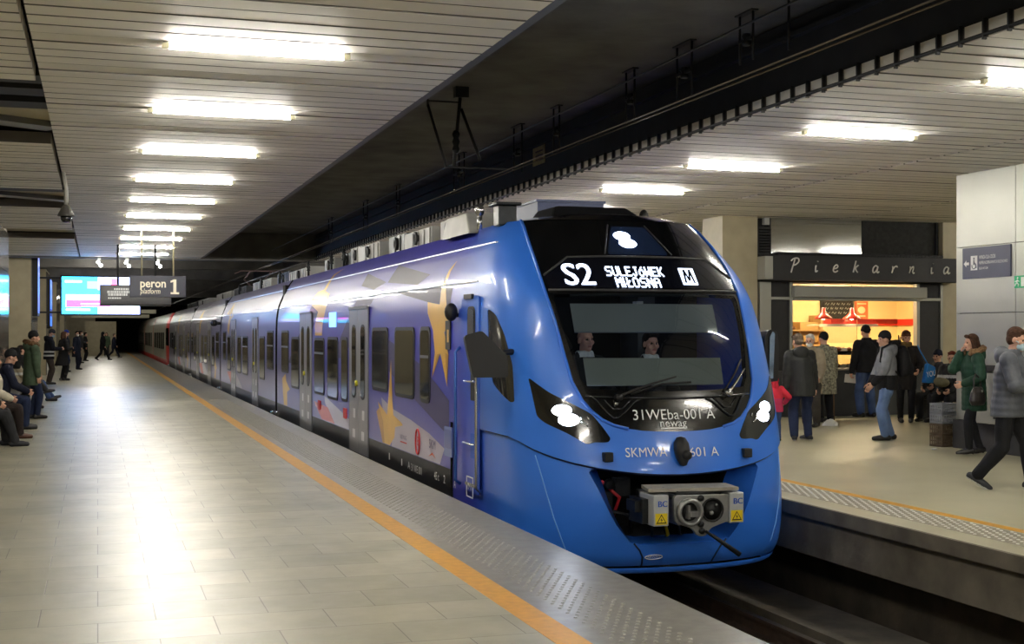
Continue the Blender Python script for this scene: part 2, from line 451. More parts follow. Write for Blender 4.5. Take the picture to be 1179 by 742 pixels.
class Patch:
    """a sheet lying on a surface map, cut to an outline with holes, with smooth surface normals and a turned-in rim"""
    def __init__(s): s.v = []; s.n = []; s.f = []; s.m = []
    def add(s, mp, outer, holes=(), d=(.06, .06), off=0., rim=.02, mi=0, regions=()):
        """regions: [(polygon, material index)] cut into the same sheet"""
        st = min(d)
        loops = [densify(outer, st)]+[densify(h, st) for h in holes]+[densify(g, st) for g, _ in regions]
        pts = []; edges = []
        for lp in loops:
            o = len(pts); pts += [Vector(p) for p in lp]; edges += [(o+i, o+(i+1) % len(lp)) for i in range(len(lp))]
        xs = [p[0] for p in outer]; ys = [p[1] for p in outer]
        barr = np.array([tuple(p) for p in pts])
        gx = np.arange(min(xs)+d[0]*.5, max(xs), d[0]); gy = np.arange(min(ys)+d[1]*.5, max(ys), d[1])
        for x in gx:
            for y in gy:
                if inside((x, y), outer) and not any(inside((x, y), h) for h in holes) and np.min(np.hypot((barr[:, 0]-x)/d[0], (barr[:, 1]-y)/d[1])) > .45:
                    pts.append(Vector((x, y)))
        res = delaunay_2d_cdt(pts, edges, [], 0, 1e-6)
        V, F = res[0], res[2]
        keep = []
        for f in F:
            c = (sum(V[i][0] for i in f)/3, sum(V[i][1] for i in f)/3)
            if inside(c, outer) and not any(inside(c, h) for h in holes):
                k = mi
                for g, gm in regions:
                    if inside(c, g): k = gm
                keep.append((f, k))
        o = len(s.v); nn = [normal_of(mp, v[0], v[1]) for v in V]
        s.v += [mp(v[0], v[1])+n*off for v, n in zip(V, nn)]; s.n += nn
        cnt = {}
        for f, k in keep:
            a, b, c = (s.v[o+i] for i in f)
            if (b-a).cross(c-a).dot(nn[f[0]]) < 0: f = (f[0], f[2], f[1])
            s.f.append([o+i for i in f]); s.m.append(k)
            for e in ((f[0], f[1]), (f[1], f[2]), (f[2], f[0])):
                if (e[1], e[0]) in cnt: cnt.pop((e[1], e[0]))
                else: cnt[e] = k
        if rim:
            for (a, b), k in cnt.items():
                p, q = s.v[o+a], s.v[o+b]; n = len(s.v)
                dr = (q-p).cross(nn[a]); dr = dr.normalized() if dr.length > 1e-9 else dr
                s.v += [p, q, q-nn[b]*rim, p-nn[a]*rim]; s.n += [dr]*4
                s.f.append([n, n+3, n+2, n+1]); s.m.append(k)
        return s
    def mesh(s, verts, faces, normals, mi=0):
        o = len(s.v); s.v += verts; s.n += normals
        for f in faces:
            a, b_, c = (verts[i] for i in f[:3]); fl = (b_-a).cross(c-a).dot(normals[f[0]]) < 0
            s.f.append([i+o for i in (reversed(f) if fl else f)]); s.m.append(mi)
        return s
    def build(s, name, mats, parent, label=None):
        me = bpy.data.meshes.new(name)
        me.from_pydata([tuple(v-TO) for v in s.v], [], s.f)
        for m in (mats if isinstance(mats, (list, tuple)) else [mats]): me.materials.append(m)
        me.polygons.foreach_set('material_index', s.m); me.polygons.foreach_set('use_smooth', [True]*len(s.f))
        me.normals_split_custom_set_from_vertices([tuple(n) for n in s.n])
        me.update()
        o = bpy.data.objects.new(name, me); COL.objects.link(o); o.parent = parent
        if label: o['label'] = label
        return o
def sp(o, z, off=0.):
    u = u_of(o, z); return nose_point(u, z)+normal_of(nose_point, u, z)*off
def nose_poly(pts): return [(u_of(o, z), z) for o, z in pts]
def mirror(pts): return [(-a, b) for a, b in pts]
def sym(half): return half+[(-a, b) for a, b in reversed(half) if abs(a) > 1e-6]
def text_on_nose(txt, size, o, z, width, off=.006, **k):
    mb = MB(); vs, fs = text_shape(txt, size, **k)
    xs = [v[0] for v in vs]; sc = width/(max(xs)-min(xs)); mid = (max(xs)+min(xs))/2
    mb.add([sp(o+(v[0]-mid)*sc, z+v[1], off) for v in vs], fs)
    return mb
def fin(name, mb, mats, parent, **k): return finish(name, mb, mats, parent, org=TO, **k)

# livery paint: blue at the nose, running to violet; the greying along the far carriages imitates reflections
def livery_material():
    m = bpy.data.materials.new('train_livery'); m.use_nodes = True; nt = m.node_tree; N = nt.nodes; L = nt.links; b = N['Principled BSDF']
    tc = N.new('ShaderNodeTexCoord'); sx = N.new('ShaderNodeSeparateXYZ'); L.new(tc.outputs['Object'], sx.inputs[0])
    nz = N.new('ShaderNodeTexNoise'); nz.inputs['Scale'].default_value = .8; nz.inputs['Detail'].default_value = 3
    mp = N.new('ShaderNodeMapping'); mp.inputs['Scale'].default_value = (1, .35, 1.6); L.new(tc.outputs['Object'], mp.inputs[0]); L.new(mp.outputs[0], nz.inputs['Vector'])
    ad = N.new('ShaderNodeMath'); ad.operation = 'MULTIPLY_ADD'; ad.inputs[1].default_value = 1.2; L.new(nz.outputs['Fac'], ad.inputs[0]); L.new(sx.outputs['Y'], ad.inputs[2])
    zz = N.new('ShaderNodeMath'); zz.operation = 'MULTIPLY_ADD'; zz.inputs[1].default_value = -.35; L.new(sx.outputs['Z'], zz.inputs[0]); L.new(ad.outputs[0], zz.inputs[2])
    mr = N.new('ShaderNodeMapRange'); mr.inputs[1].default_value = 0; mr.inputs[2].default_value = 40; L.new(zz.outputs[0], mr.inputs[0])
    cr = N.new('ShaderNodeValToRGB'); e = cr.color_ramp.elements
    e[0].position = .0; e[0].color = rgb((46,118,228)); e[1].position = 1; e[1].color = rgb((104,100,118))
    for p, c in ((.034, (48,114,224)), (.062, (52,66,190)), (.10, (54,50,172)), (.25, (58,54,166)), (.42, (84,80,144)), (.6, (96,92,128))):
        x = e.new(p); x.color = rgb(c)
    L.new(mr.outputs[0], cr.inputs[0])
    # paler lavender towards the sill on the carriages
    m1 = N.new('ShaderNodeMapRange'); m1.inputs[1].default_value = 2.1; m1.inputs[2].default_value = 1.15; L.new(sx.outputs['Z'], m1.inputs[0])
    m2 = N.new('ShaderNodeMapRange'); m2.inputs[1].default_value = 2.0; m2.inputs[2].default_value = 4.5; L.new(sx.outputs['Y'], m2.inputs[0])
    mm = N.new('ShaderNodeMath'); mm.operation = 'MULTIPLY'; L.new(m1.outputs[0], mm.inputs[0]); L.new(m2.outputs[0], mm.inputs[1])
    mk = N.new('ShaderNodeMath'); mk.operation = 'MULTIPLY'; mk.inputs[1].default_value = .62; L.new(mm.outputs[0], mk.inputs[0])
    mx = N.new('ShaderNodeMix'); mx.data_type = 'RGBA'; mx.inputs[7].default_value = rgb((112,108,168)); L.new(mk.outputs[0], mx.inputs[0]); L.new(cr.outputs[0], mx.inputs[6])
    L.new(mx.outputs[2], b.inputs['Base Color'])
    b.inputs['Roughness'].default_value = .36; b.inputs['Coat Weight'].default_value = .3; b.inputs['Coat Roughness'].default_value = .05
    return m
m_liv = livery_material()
m_mask = M('black_gloss', (10,11,13), .16, coat=.6)
m_blk = M('black_trim', (20,20,22), .5)
m_skirt = M('black_sill_band', (24,24,28), .42)
m_gold = M('livery_gold', (226,176,58), .38, coat=.5, noise=(1.5, .12))
m_gold2 = M('livery_gold_side', (192,140,36), .38, coat=.5)
m_lav = M('livery_lavender', (178,172,196), .38, coat=.5)
m_wht = M('livery_white', (206,204,212), .38, coat=.5)
m_red = M('livery_red', (206,70,62), .38, coat=.5)
m_dvio = M('livery_dark_violet', (40,34,76), .5, coat=.12)
m_mvio = M('livery_mid_violet', (56,50,104), .5, coat=.12)
m_print = M('white_print', (236,238,240), .5)
m_bprint = M('blue_print', (30,84,190), .5)
m_rprint = M('red_print', (196,40,48), .5)
m_wing = M('train_window_glass', (22,24,27), .06, coat=.5, spec=.7)
m_wfr = M('window_rubber', (16,16,18), .45)
m_door = M('door_grey', (142,142,146), .34, .25, noise=(2, .08))
m_roofm = M('train_roof', (44,44,50), .7, noise=(3, .2))
m_equip = M('roof_equipment', (168,168,164), .5, noise=(4, .15))
m_silver = M('coupler_silver', (170,172,172), .34, .75, noise=(9, .18))
m_steel = M('dark_steel', (52,54,56), .45, .7, noise=(12, .25))
m_under = M('underframe', (30,29,28), .8, noise=(6, .3))
m_led = M('led_white', (255,255,255), .5, emit=((205,222,255), 2.6))
m_hlens = M('headlight_lens', (255,255,255), .3, emit=((222,234,255), 24))
m_screen = M('display_screen', (10,12,22), .2, coat=.4)
m_clear = glass('windscreen_glass', (205,214,214))
m_shade = M('roller_shade', (136,142,154), .75)
m_dash = M('dashboard_grey', (146,150,152), .7)
m_yel = M('warning_yellow', (236,208,30), .5)
m_chrome = M('handle_steel', (200,202,204), .2, .95)

train = thing('electric_train', 'bright blue electric train with a black windscreen face and gold star livery', 'train', TO)

# --- contours of the front, as (sideways offset from the axis, height)
MASK = [(0,.785),(.2,.79),(.35,.80),(.47,.818),(.60,.85),(.70,.90),(.79,.98),(.86,1.08),(.925,1.25),(.962,1.53),(.99,1.83),(1.02,2.11),(1.018,2.38),(1.0,2.6),(.965,2.78),(.945,2.87)]
MASKP = nose_poly(sym(MASK))
WS = [(0,1.155),(.45,1.165),(.80,1.19),(.862,1.28),(.94,1.69),(.972,2.03),(.955,2.075),(.5,2.088),(0,2.09)]
WSP = nose_poly(sym(WS))
def zc(u): return min(.40+.45*u*u, .72)
HL = [(1.27,1.285),(1.135,1.15),(.95,1.041),(.805,.957),(.72,.84),(.655,.735),(.675,.70),(.735,.697),(.80,.70),(.87,.678),(1.01,.773),(1.19,.87),(1.24,.925)]
SW = rounded([(.99,1.955),(.88,1.89),(.82,1.69),(.785,1.40),(.805,1.05),(.84,1.04),(1.07,1.21),(1.08,1.56)], .05)
us = [-2+.1*i for i in range(41)]
shell_outline = [(u, zc(u)) for u in us]+[(u, 2.87) for u in reversed(us)]
sh = Patch()
sh.add(nose_point, shell_outline, holes=[MASKP, mirror(SW), SW], d=(.05, .06), rim=.035)
# turned-in lip under the hood edge
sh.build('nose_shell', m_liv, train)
mk = Patch(); mk.add(nose_point, MASKP, holes=[WSP], d=(.05, .06), off=-.004, rim=.05)
mk.build('front_mask', m_mask, train, label='glossy black face around the windscreen')
# blue frame lip standing a little proud around the mask
rim_pts = [sp(o, z, .004) for o, z in MASK[10:]]
for sgn in (1, -1):
    b = MB(); pts = [sp(sgn*(o+.012), z, .0) for o, z in MASK[3:]]
    b.tube(pts, .016, 8); fin('face_edge', b, M('edge_blue', (46,112,222), .3, coat=.6), train)
ws = Patch(); ws.add(nose_point, WSP, d=(.06, .06), off=-.008, rim=0)
ws.build('windscreen', m_clear, train)
# side windows of the cab
for sgn in (1, -1):
    p = [(sgn*a, b) for a, b in SW]
    g = Patch(); g.add(nose_point, p, d=(.05, .06), off=-.004, rim=.03)
    g.build('cab_side_window', m_wing, train)
# --- lower bumper with the coupler opening
OPEN = [(0,-.25),(.40,-.25),(.50,-.225),(.58,-.13),(.64,-.05),(.715,.09),(.80,.28),(.87,.425),(.87,.435)]
def bump_point(u, z): return nose_point(u, z)-normal_of(nose_point, u, z)*.028
BZ = -.475
bus = [-2+.05*i for i in range(81)]
bump_out = [(u, zc(u)+.03) for u in bus]
bo = [(u, BZ+.02*abs(u)) for u in reversed(bus)]
OP = nose_poly(sym(OPEN)); 
# the opening's upper edge follows the hood
OP = [p for p in nose_poly(OPEN)]; top_r = OP[-1]
OP = OP+[(u, zc(u)-.004) for u in np.linspace(top_r[0]-.02, -top_r[0]+.02, 14)]+mirror(OP[1:][::-1])
bm_ = Patch(); bm_.add(bump_point, bump_out+bo, holes=[OP], d=(.06, .06), rim=.04)
# rounded underside of the bumper
lowv = []; lown = []
for u in bus:
    for k in range(6):
        t = k/5*PI/2; q = nose_point(u, BZ+.02*abs(u)); nrm = normal_of(nose_point, u, BZ+.02); nrm.z = 0; nrm.normalize()
        lowv.append(q-nrm*(.028+.12*(1-math.cos(t)))-Vector((0,0,.07*math.sin(t)))); lown.append((nrm*math.cos(t)-Vector((0,0,1))*math.sin(t)).normalized())
lf = []
for i in range(len(bus)-1):
    for k in range(5): lf.append((i*6+k, i*6+k+1, (i+1)*6+k+1, (i+1)*6+k))
bm_.mesh(lowv, lf, lown)
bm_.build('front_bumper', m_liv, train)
# sloping blue lining of the opening and the dark bay behind it
b = MB(); ring = []
for (u, z) in densify(OP, .05):
    q = bump_point(u, z); t = Vector(((q.x-X0)*.80+X0, q.y*.1+11.42*.9, max(z+.02, -.22) if z < .3 else z)); ring.append((q, t))
n = len(ring); b.add([r[0] for r in ring]+[r[1] for r in ring], [(i, (i+1) % n, n+(i+1) % n, n+i) for i in range(n)], 0, True)
fin('opening_lining', b, M('lining_blue', (42,106,210), .35, coat=.5), train)
b = MB(); b.add([(X0-.75,11.5,-.3),(X0+.75,11.5,-.3),(X0+.75,11.5,.6),(X0-.75,11.5,.6),(X0-.8,12.6,-.3),(X0+.8,12.6,-.3),(X0+.8,12.6,.6),(X0-.8,12.6,.6)],
      [(4,5,6,7),(0,1,5,4),(3,7,6,2),(0,4,7,3),(1,2,6,5)]); fin('coupler_bay', b, m_void, train)
# fittings glimpsed in the bay: hoses, a valve block, brackets
for pts, r, m in (([(-.55,11.6,-.2),(-.5,11.4,.02),(-.36,11.35,-.02),(-.3,11.5,-.2)], .02, m_steel), ([(-.6,11.5,.3),(-.45,11.4,.15),(-.5,11.5,-.1)], .018, m_rprint),
                  ([(-.2,11.3,0),(-.18,11.25,-.16),(-.12,11.4,-.24)], .016, m_steel), ([(-.05,11.3,-.02),(-.02,11.25,-.2),(.02,11.4,-.24)], .016, m_yel), ([(.1,11.3,.0),(.12,11.3,-.2),(.2,11.4,-.24)], .014, m_blk)):
    q = MB(); q.tube([(X0+p[0], p[1], p[2]) for p in pts], r, 6); fin('brake_hose', q, m, train)
q = MB(); q.box(X0-.62, X0-.5, 11.45, 11.6, -.05, .2); q.box(X0-.45, X0-.3, 11.5, 11.6, .15, .32); q.lathe([(0,0),(.05,0),(.05,.06),(0,.06)], (X0-.55, 11.38, .28), 'y', 10)
fin('valve_block', q, m_steel, train)
# panel joints drawn on the bumper
b = MB()
for sgn in (-1, 1):
    b.tube([bump_point(sgn*u, z)+normal_of(nose_point, sgn*u, z)*.001 for u, z in ((.707,.57),(.685,.43),(.665,.294),(.642,.15),(.619,.006),(.59,-.14),(.56,-.285),(.53,-.42))], .006, 5)
fin('skirt_joint', b, M('joint_light', (110,160,225), .4), train)
b = MB()
for sgn in (-1, 1): b.tube([bump_point(u_of(sgn*o, z), z)+Vector((0,-.002,0)) for o, z in ((.47,-.23),(.41,-.30),(.375,-.37),(.36,-.44),(.357,-.48))], .009, 5)
b.tube([nose_point(u, zc(u)+.002)-normal_of(nose_point, u, zc(u))*.022 for u in [-1.3+.05*i for i in range(53)]], .016, 6)
fin('panel_joint', b, M('joint_dark', (10,24,60), .5), train)
# --- headlights: dark housing with two bright clusters each
for sgn in (1, -1):
    hp = nose_poly([(sgn*a, b_) for a, b_ in HL])
    h = Patch(); h.add(nose_point, rounded(hp, .03), d=(.04, .04), off=.006, rim=.02)
    ho = h.build('headlight', m_mask, train, label='dark almond-shaped headlight with bright lamps lit')
    lb = MB()
    for (o, z, r) in ((1.05, .985, .082), (1.0, .90, .088)):
        c = sp(sgn*o, z, .004); nn_ = normal_of(nose_point, u_of(sgn*o, z), z); t = Vector((0,0,1)).cross(nn_).normalized(); w = nn_.cross(t)
        R = Matrix((t, nn_, w)).transposed()
        lb.ell(c, (r*1.15, .014, r*.66), 0, 14, 8, R)
    finish('lens', lb, m_hlens, ho, org=TO)
    lb = MB()
    for (o, z, o2, z2) in ((.90,.93,.885,.89), (.90,.885,.84,.845), (.84,.93,.83,.90)):
        lb.tube([sp(sgn*o, z, .01), sp(sgn*o2, z2, .01)], .008, 6)
    finish('reflector', lb, m_chrome, ho, org=TO)
# --- top marker light: a triangular window with one lamp
TRI = rounded([(-.33,2.485),(.33,2.485),(.19,2.785),(-.17,2.785)], .03)
h = Patch(); h.add(nose_point, nose_poly(TRI), d=(.06, .05), off=.003, rim=.012)
ho = h.build('roof_light', M('light_window', (30,44,74), .1, coat=.6), train)
lb = MB()
for (o, z, r) in ((-.10, 2.68, .080), (-.07, 2.60, .085)):
    nn_ = normal_of(nose_point, u_of(o, z), z); t = Vector((0,0,1)).cross(nn_).normalized(); R = Matrix((t, nn_, nn_.cross(t))).transposed()
    lb.ell(sp(o, z, .004), (r*1.1, .014, r*.8), 0, 14, 8, R)
finish('lens', lb, m_hlens, ho, org=TO)
# --- destination display with its dotted writing
DP = [(-.985,2.14),(.985,2.14),(1.005,2.25),(.74,2.44),(-.73,2.44),(-1.0,2.255)]
h = Patch(); h.add(nose_point, nose_poly(DP), d=(.06, .05), off=.002, rim=.01)
disp = h.build('destination_display', m_screen, train)
GL = {'S':'01111 10000 10000 01110 00001 00001 11110','U':'10001 10001 10001 10001 10001 10001 01110','L':'10000 10000 10000 10000 10000 10000 11111','E':'11111 10000 10000 11110 10000 10000 11111','J':'00111 00010 00010 00010 00010 10010 01100',
 'Ó':'00010 00100 01110 10001 10001 10001 01110','W':'10001 10001 10001 10101 10101 11011 10001','K':'10001 10010 10100 11000 10100 10010 10001','M':'10001 11011 10101 10101 10001 10001 10001','I':'1 1 1 1 1 1 1','Ł':'01000 01000 01010 01100 11000 01000 01111',
 'O':'01110 10001 10001 10001 10001 10001 01110','N':'10001 11001 10101 10101 10011 10001 10001','A':'01110 10001 10001 11111 10001 10001 10001'}
def dots(mb, txt, o0, z0, w, h):
    """dot-matrix text whose top edge centre is at (o0,z0)"""
    tot = sum(len(GL[ch].split()[0])+1.2 for ch in txt)-1.2; px = w/tot; pz = h/7; x = o0-w/2
    for ch in txt:
        rows = GL[ch].split()
        for j, row in enumerate(rows):
            i = 0
            while i < len(row):
                if row[i] == '1':
                    k = i
                    while k < len(row) and row[k] == '1': k += 1
                    a, b_ = x+(i-.18)*px, x+(k+.18)*px; zt, zb = z0-j*pz, z0-(j+1)*pz
                    mb.add([sp(a, zb, .008), sp(b_, zb, .008), sp(b_, zt, .008), sp(a, zt, .008)], [(0,1,2,3)]); i = k
                else: i += 1
        x += (len(rows[0])+1.2)*px
lb = MB()
vs, fs = text_shape('S2', .28); xs = [v[0] for v in vs]; mid = (min(xs)+max(xs))/2; sc = .275/(max(xs)-min(xs))
for i in range(3):      # thin stroke thickened by three close copies
    lb.add([sp(-.69+(v[0]-mid)*sc+(i-1)*.005, 2.258+v[1]*1.1, .008+.0005*i) for v in vs], fs)
dots(lb, 'SULEJÓWEK', -.117, 2.352, .60, .098)
dots(lb, 'MIŁOSNA', -.117, 2.24, .46, .098)
finish('lettering', lb, m_led, disp, org=TO)
lb = MB()
def dq(mb, a, b_, z0, z1, off, mi=0): mb.add([sp(a, z0, off), sp(b_, z0, off), sp(b_, z1, off), sp(a, z1, off)], [(0,1,2,3)], mi)
dq(lb, .365, .535, 2.175, 2.345, .007)
for pts in (((.40,2.19),(.418,2.33)), ((.418,2.33),(.45,2.21)), ((.45,2.21),(.482,2.33)), ((.482,2.33),(.50,2.19))):
    (a, b_), (c, d_) = pts
    lb.add([sp(a-.012, b_, .011), sp(a+.012, b_, .011), sp(c+.012, d_, .011), sp(c-.012, d_, .011)], [(0,1,2,3)], 1)
finish('metro_sign', lb, [m_led, m_screen], disp, org=TO)
b = MB()
b.tube([sp(o, z, .006) for o, z in ((-1.0,2.262),(-.85,2.37),(-.74,2.447),(-.4,2.456),(0,2.458),(.4,2.456),(.75,2.447),(.87,2.36),(1.005,2.255))], .011, 6)
b.tube([sp(o, 2.112+.004*abs(o), .006) for o in np.linspace(-1.0, 1.0, 13)], .013, 6)
for sgn in (-1, 1): b.tube([sp(sgn*o, z, .004) for o, z in ((.36,2.485),(.20,2.80))], .008, 5)
fin('display_frame', b, M('frame_charcoal', (58,58,60), .35), train)
# --- wipers and the raised black ridges below the glass
for pts, blade in (([(-.549,1.10),(-.4,1.155),(-.2,1.215),(.03,1.268)], [(-.42,1.13),(-.1,1.22),(.2,1.235)]), ([(.572,1.125),(.65,1.19),(.73,1.27),(.79,1.335)], [(.55,1.15),(.70,1.30),(.82,1.44)])):
    b = MB(); b.tube([sp(o, z, .03+.012*i) for i, (o, z) in enumerate(pts)], [.016,.014,.011,.008], 6)
    c = sp(*pts[0], .02); b.lathe([(0,-.05),(.032,-.05),(.032,.02),(.022,.03),(0,.03)], c, 'y', 10)
    w_ = fin('wiper', b, m_chrome if pts[0][0] > 0 else m_blk, train)
    b = MB(); b.tube([sp(o, z, .014) for o, z in blade], .011, 5); finish('blade', b, m_blk, w_, org=TO)
b = MB()
for sgn in (-1, 1):
    b.tube([sp(sgn*o, z, .002) for o, z in ((.34,1.085),(.40,1.06),(.50,.97),(.565,.925),(.61,.92),(.66,.97),(.74,1.08),(.79,1.12))], .012, 6)
    b.tube([sp(sgn*o, z, .002) for o, z in ((.42,1.09),(.52,1.0),(.60,1.0),(.68,1.09))], .009, 6)
b.tube([sp(o, 1.095+.03*o*o, .004) for o in np.linspace(-.84, .84, 15)], .012, 6)
fin('washer_ridge', b, M('gloss_ridge', (40,44,50), .12, .5, coat=.8), train)
b = MB(); b.ell(sp(-.57, 1.045, .012), (.02,.02,.02)); fin('washer_nozzle', b, m_chrome, train)
# --- numbers on the nose
fin('running_number', text_on_nose('31WEba-001 A', .135, -.01, .938, .83, off=.004), m_print, train)
fin('maker_name', text_on_nose('newag', .10, -.035, .862, .27, off=.004), m_print, train)
b = MB(); dqv = [(-.17,.822),(.10,.822),(.10,.812),(-.17,.812)]; b.add([sp(o, z, .004) for o, z in dqv], [(0,1,2,3)]); fin('underline', b, m_print, train)
vs = text_on_nose('SKMWA', .12, -.335, .60, .40, off=.010); fin('fleet_letters', vs, m_print, train)
vs = text_on_nose('601 A', .12, .245, .59, .30, off=.010); fin('fleet_number', vs, m_print, train)
b = MB(); c = sp(.0, .655, .0); b.lathe([(.0,-.16),(.03,-.15),(.062,-.09),(.075,-.01),(.07,.05),(.04,.10),(.0,.11)], (c.x, c.y-.03, c.z-.02), 'z', 16)
for i in range(len(b.v)): b.v[i] = (b.v[i][0], b.v[i][1]-.35*max(0, .72-b.v[i][2])*.7, b.v[i][2])
b.lathe([(0,-.05),(.04,-.05),(.045,0),(.045,.02)], (c.x+.01, c.y-.12, c.z-.075), 'y', 14)
fin('front_camera', b, m_blk, train)
for sgn in (-1, 1):
    b = MB(); c = sp(sgn*.705, .57, .0); b.box(c.x-.042, c.x+.042, c.y-.06, c.y+.02, c.z-.042, c.z+.042); fin('parking_sensor', b, m_blk, train, bevel=.006)
# oval badge of the builder on the lip
b = MB(); c = Vector((X0-.29, 0, -.36)); pts = []
for k in range(25):
    t = 2*PI*k/24; o, z = -.265+.085*math.cos(t), -.372+.024*math.sin(t)
    pts.append(bump_point(u_of(o, z), z)+normal_of(nose_point, u_of(o, z), z)*.004)
b.tube(pts, .0045, 5)
vs, fs = text_shape('NEWAG', .035); xs = [v[0] for v in vs]; mid = (min(xs)+max(xs))/2; sc = .12/(max(xs)-min(xs))
b.add([bump_point(u_of(-.265+(v[0]-mid)*sc, -.372), -.372+v[1])+Vector((0,-.006,0)) for v in vs], fs)
fin('builder_badge', b, m_print, train)
# --- coupler
yc = 10.6
def cx(p): return (X0+p[0], p[1])
b = MB()
plate = rounded([(-.26,.26),(.30,.25),(.32,.02),(.10,-.05),(.06,-.12),(-.03,-.12),(-.07,-.05),(-.25,.01)], .05)
b.prism([cx(p) for p in plate], 'y', yc, yc+.05)
b.box(X0-.2, X0+.2, yc+.05, 11.6, -.02, .2)
cp = fin('coupler', b, m_silver, train, bevel=.006, label='silver coupler head with two round openings')
b = MB(); b.lathe([(.125,.0),(.125,-.05),(.105,-.06),(.09,-.05),(.085,.0)], (X0-.115, yc, .105), 'y', 22); b.lathe([(.085,-.005),(.02,-.012),(0,-.012)], (X0-.115, yc, .105), 'y', 18, 1)
b.box(X0-.14, X0-.06, yc-.09, yc, .07, .12); b.box(X0-.15, X0-.13, yc-.07, yc, .05, .17)
finish('coupling_cone', b, [m_silver, m_blk], cp, org=TO)
b = MB(); b.lathe([(.108,.0),(.108,-.018),(.095,-.018),(.092,.0)], (X0+.115, yc, .115), 'y', 22, 1); b.lathe([(.094,-.004),(.0,-.006)], (X0+.115, yc, .115), 'y', 20, 1)
b.ell((X0+.10, yc-.02, .09), (.02,.02,.02)); b.ell((X0+.15, yc-.015, .16), (.012,.012,.012))
finish('coupling_funnel', b, [m_silver, m_blk], cp, org=TO)
b = MB()
for o, z in ((0,.225),(0,-.01),(.01,-.07)): b.lathe([(.028,0),(.028,-.02),(0,-.02)], (X0+o, yc, z), 'y', 10)
finish('bolt', b, m_steel, cp, org=TO)
b = MB(); b.prism([(X0-.48,10.66),(X0+.36,10.56),(X0+.40,10.9),(X0-.40,11.0)], 'z', .285, .315); finish('top_plate', b, M('plate_dusty', (160,156,146), .6, .2, noise=(14,.2)), cp, org=TO)
for o in (-.39, .35):
    b = MB(); b.box(X0+o-.072, X0+o+.072, yc-.02, yc+.3, -.01, .265)
    e = finish('contact_box', b, M('contact_box_grey', (188,192,194), .4, .3), cp, org=TO, bevel=.008)
    b = MB(); b.add([(X0+o-.058,yc-.0225,.005),(X0+o+.058,yc-.0225,.005),(X0+o+.058,yc-.0225,.105),(X0+o-.058,yc-.0225,.105)], [(0,1,2,3)], 0)
    y_ = yc-.0245
    def tri(s, off, mi):
        b.add([(X0+o-.05*s, y_-off, .05-.035*s), (X0+o+.05*s, y_-off, .05-.035*s), (X0+o, y_-off, .05+.048*s)], [(0,1,2)], mi)
    tri(1., 0, 1); tri(.72, .001, 0)
    b.add([(X0+o+.004,y_-.002,.072),(X0+o-.012,y_-.002,.045),(X0+o+.0,y_-.002,.045),(X0+o-.004,y_-.002,.022),(X0+o+.012,y_-.002,.052),(X0+o+.0,y_-.002,.052)], [(0,1,2,5),(2,3,4,5)], 1)
    text_on(b, 'BC', .075, (X0+o+.01, yc-.0235, .185), (1,0,0), (0,0,1), 2)
    text_on(b, 'BC', .075, (X0+o+.014, yc-.0236, .185), (1,0,0), (0,0,1), 2)
    me_ = finish('warning_sticker', b, [m_yel, m_blk, m_bprint], cp, org=TO)
b = MB(); b.tube([(X0+.04,yc-.02,-.07),(X0+.12,yc-.08,-.13),(X0+.33,yc-.12,-.28)], [.012,.018,.024], 8); finish('release_lever', b, m_steel, cp, org=TO)
b = MB(); b.box(X0-.52, X0-.46, 10.7, 11.0, .0, .22); b.box(X0-.57, X0-.52, 10.75, 10.95, .1, .2); b.tube([(X0-.3,10.75,.3),(X0-.2,10.62,.27),(X0+.2,10.62,.27),(X0+.3,10.75,.26)], .02, 6)
finish('linkage', b, m_steel, cp, org=TO)
# --- mirrors
def mirror_housing(poly, y, turn, cx_):
    b = MB(); n = len(poly); 
    vs = [(p[0], y, p[1]) for p in poly]+[(p[0]*.94+cx_*.06, y+.10, p[1]*.94+1.5*.06) for p in poly]
    R = Matrix.Rotation(turn, 4, 'Z'); C = Vector((cx_, y, 1.5))
    vs = [C+R @ (Vector(v)-C) for v in vs]
    b.add(vs, [list(range(n))[::-1], list(range(n, 2*n))]+[(i, (i+1) % n, n+(i+1) % n, n+i) for i in range(n)])
    return b
k_ = 11.7/12.3
ML = rounded([(3.42*k_,1.68),(3.60*k_,1.725),(3.865*k_,1.49),(3.875*k_,1.285),(3.51*k_,1.285)], .03, 3)
b = mirror_housing(ML, 11.7, 0, 3.47)
mr_ = fin('wing_mirror', b, m_blk, train, label='black wing mirror')
b = MB(); b.tube([(3.6,11.78,1.5),(3.75,11.9,1.52),(3.95,11.95,1.52)], .03, 8); finish('mirror_arm', b, m_blk, mr_, org=TO)
MR = rounded([(6.50,1.66),(6.62,1.74),(6.80,1.72),(6.84,1.55),(6.82,1.20),(6.56,1.19)], .03, 3)
b = mirror_housing(MR, 12.1, math.radians(35), 6.70)
mr_ = fin('wing_mirror', b, m_blk, train, label='black wing mirror with a bluish glass')
b = MB(); R = Matrix.Rotation(math.radians(35), 4, 'Z'); C = Vector((6.70, 12.1, 1.5))
b.add([C+R @ Vector((x, -.012, z)) for x, z in ((-.12,-.27),(-.02,-.27),(.02,.2),(-.04,.22),(-.10,.16))], [(0,1,2,3,4)]); finish('mirror_glass', b, M('mirror_glass', (150,175,205), .1, .7), mr_, org=TO)
b = MB(); b.tube([(6.66,12.2,1.5),(6.5,12.3,1.52)], .03, 8); finish('mirror_arm', b, m_blk, mr_, org=TO)

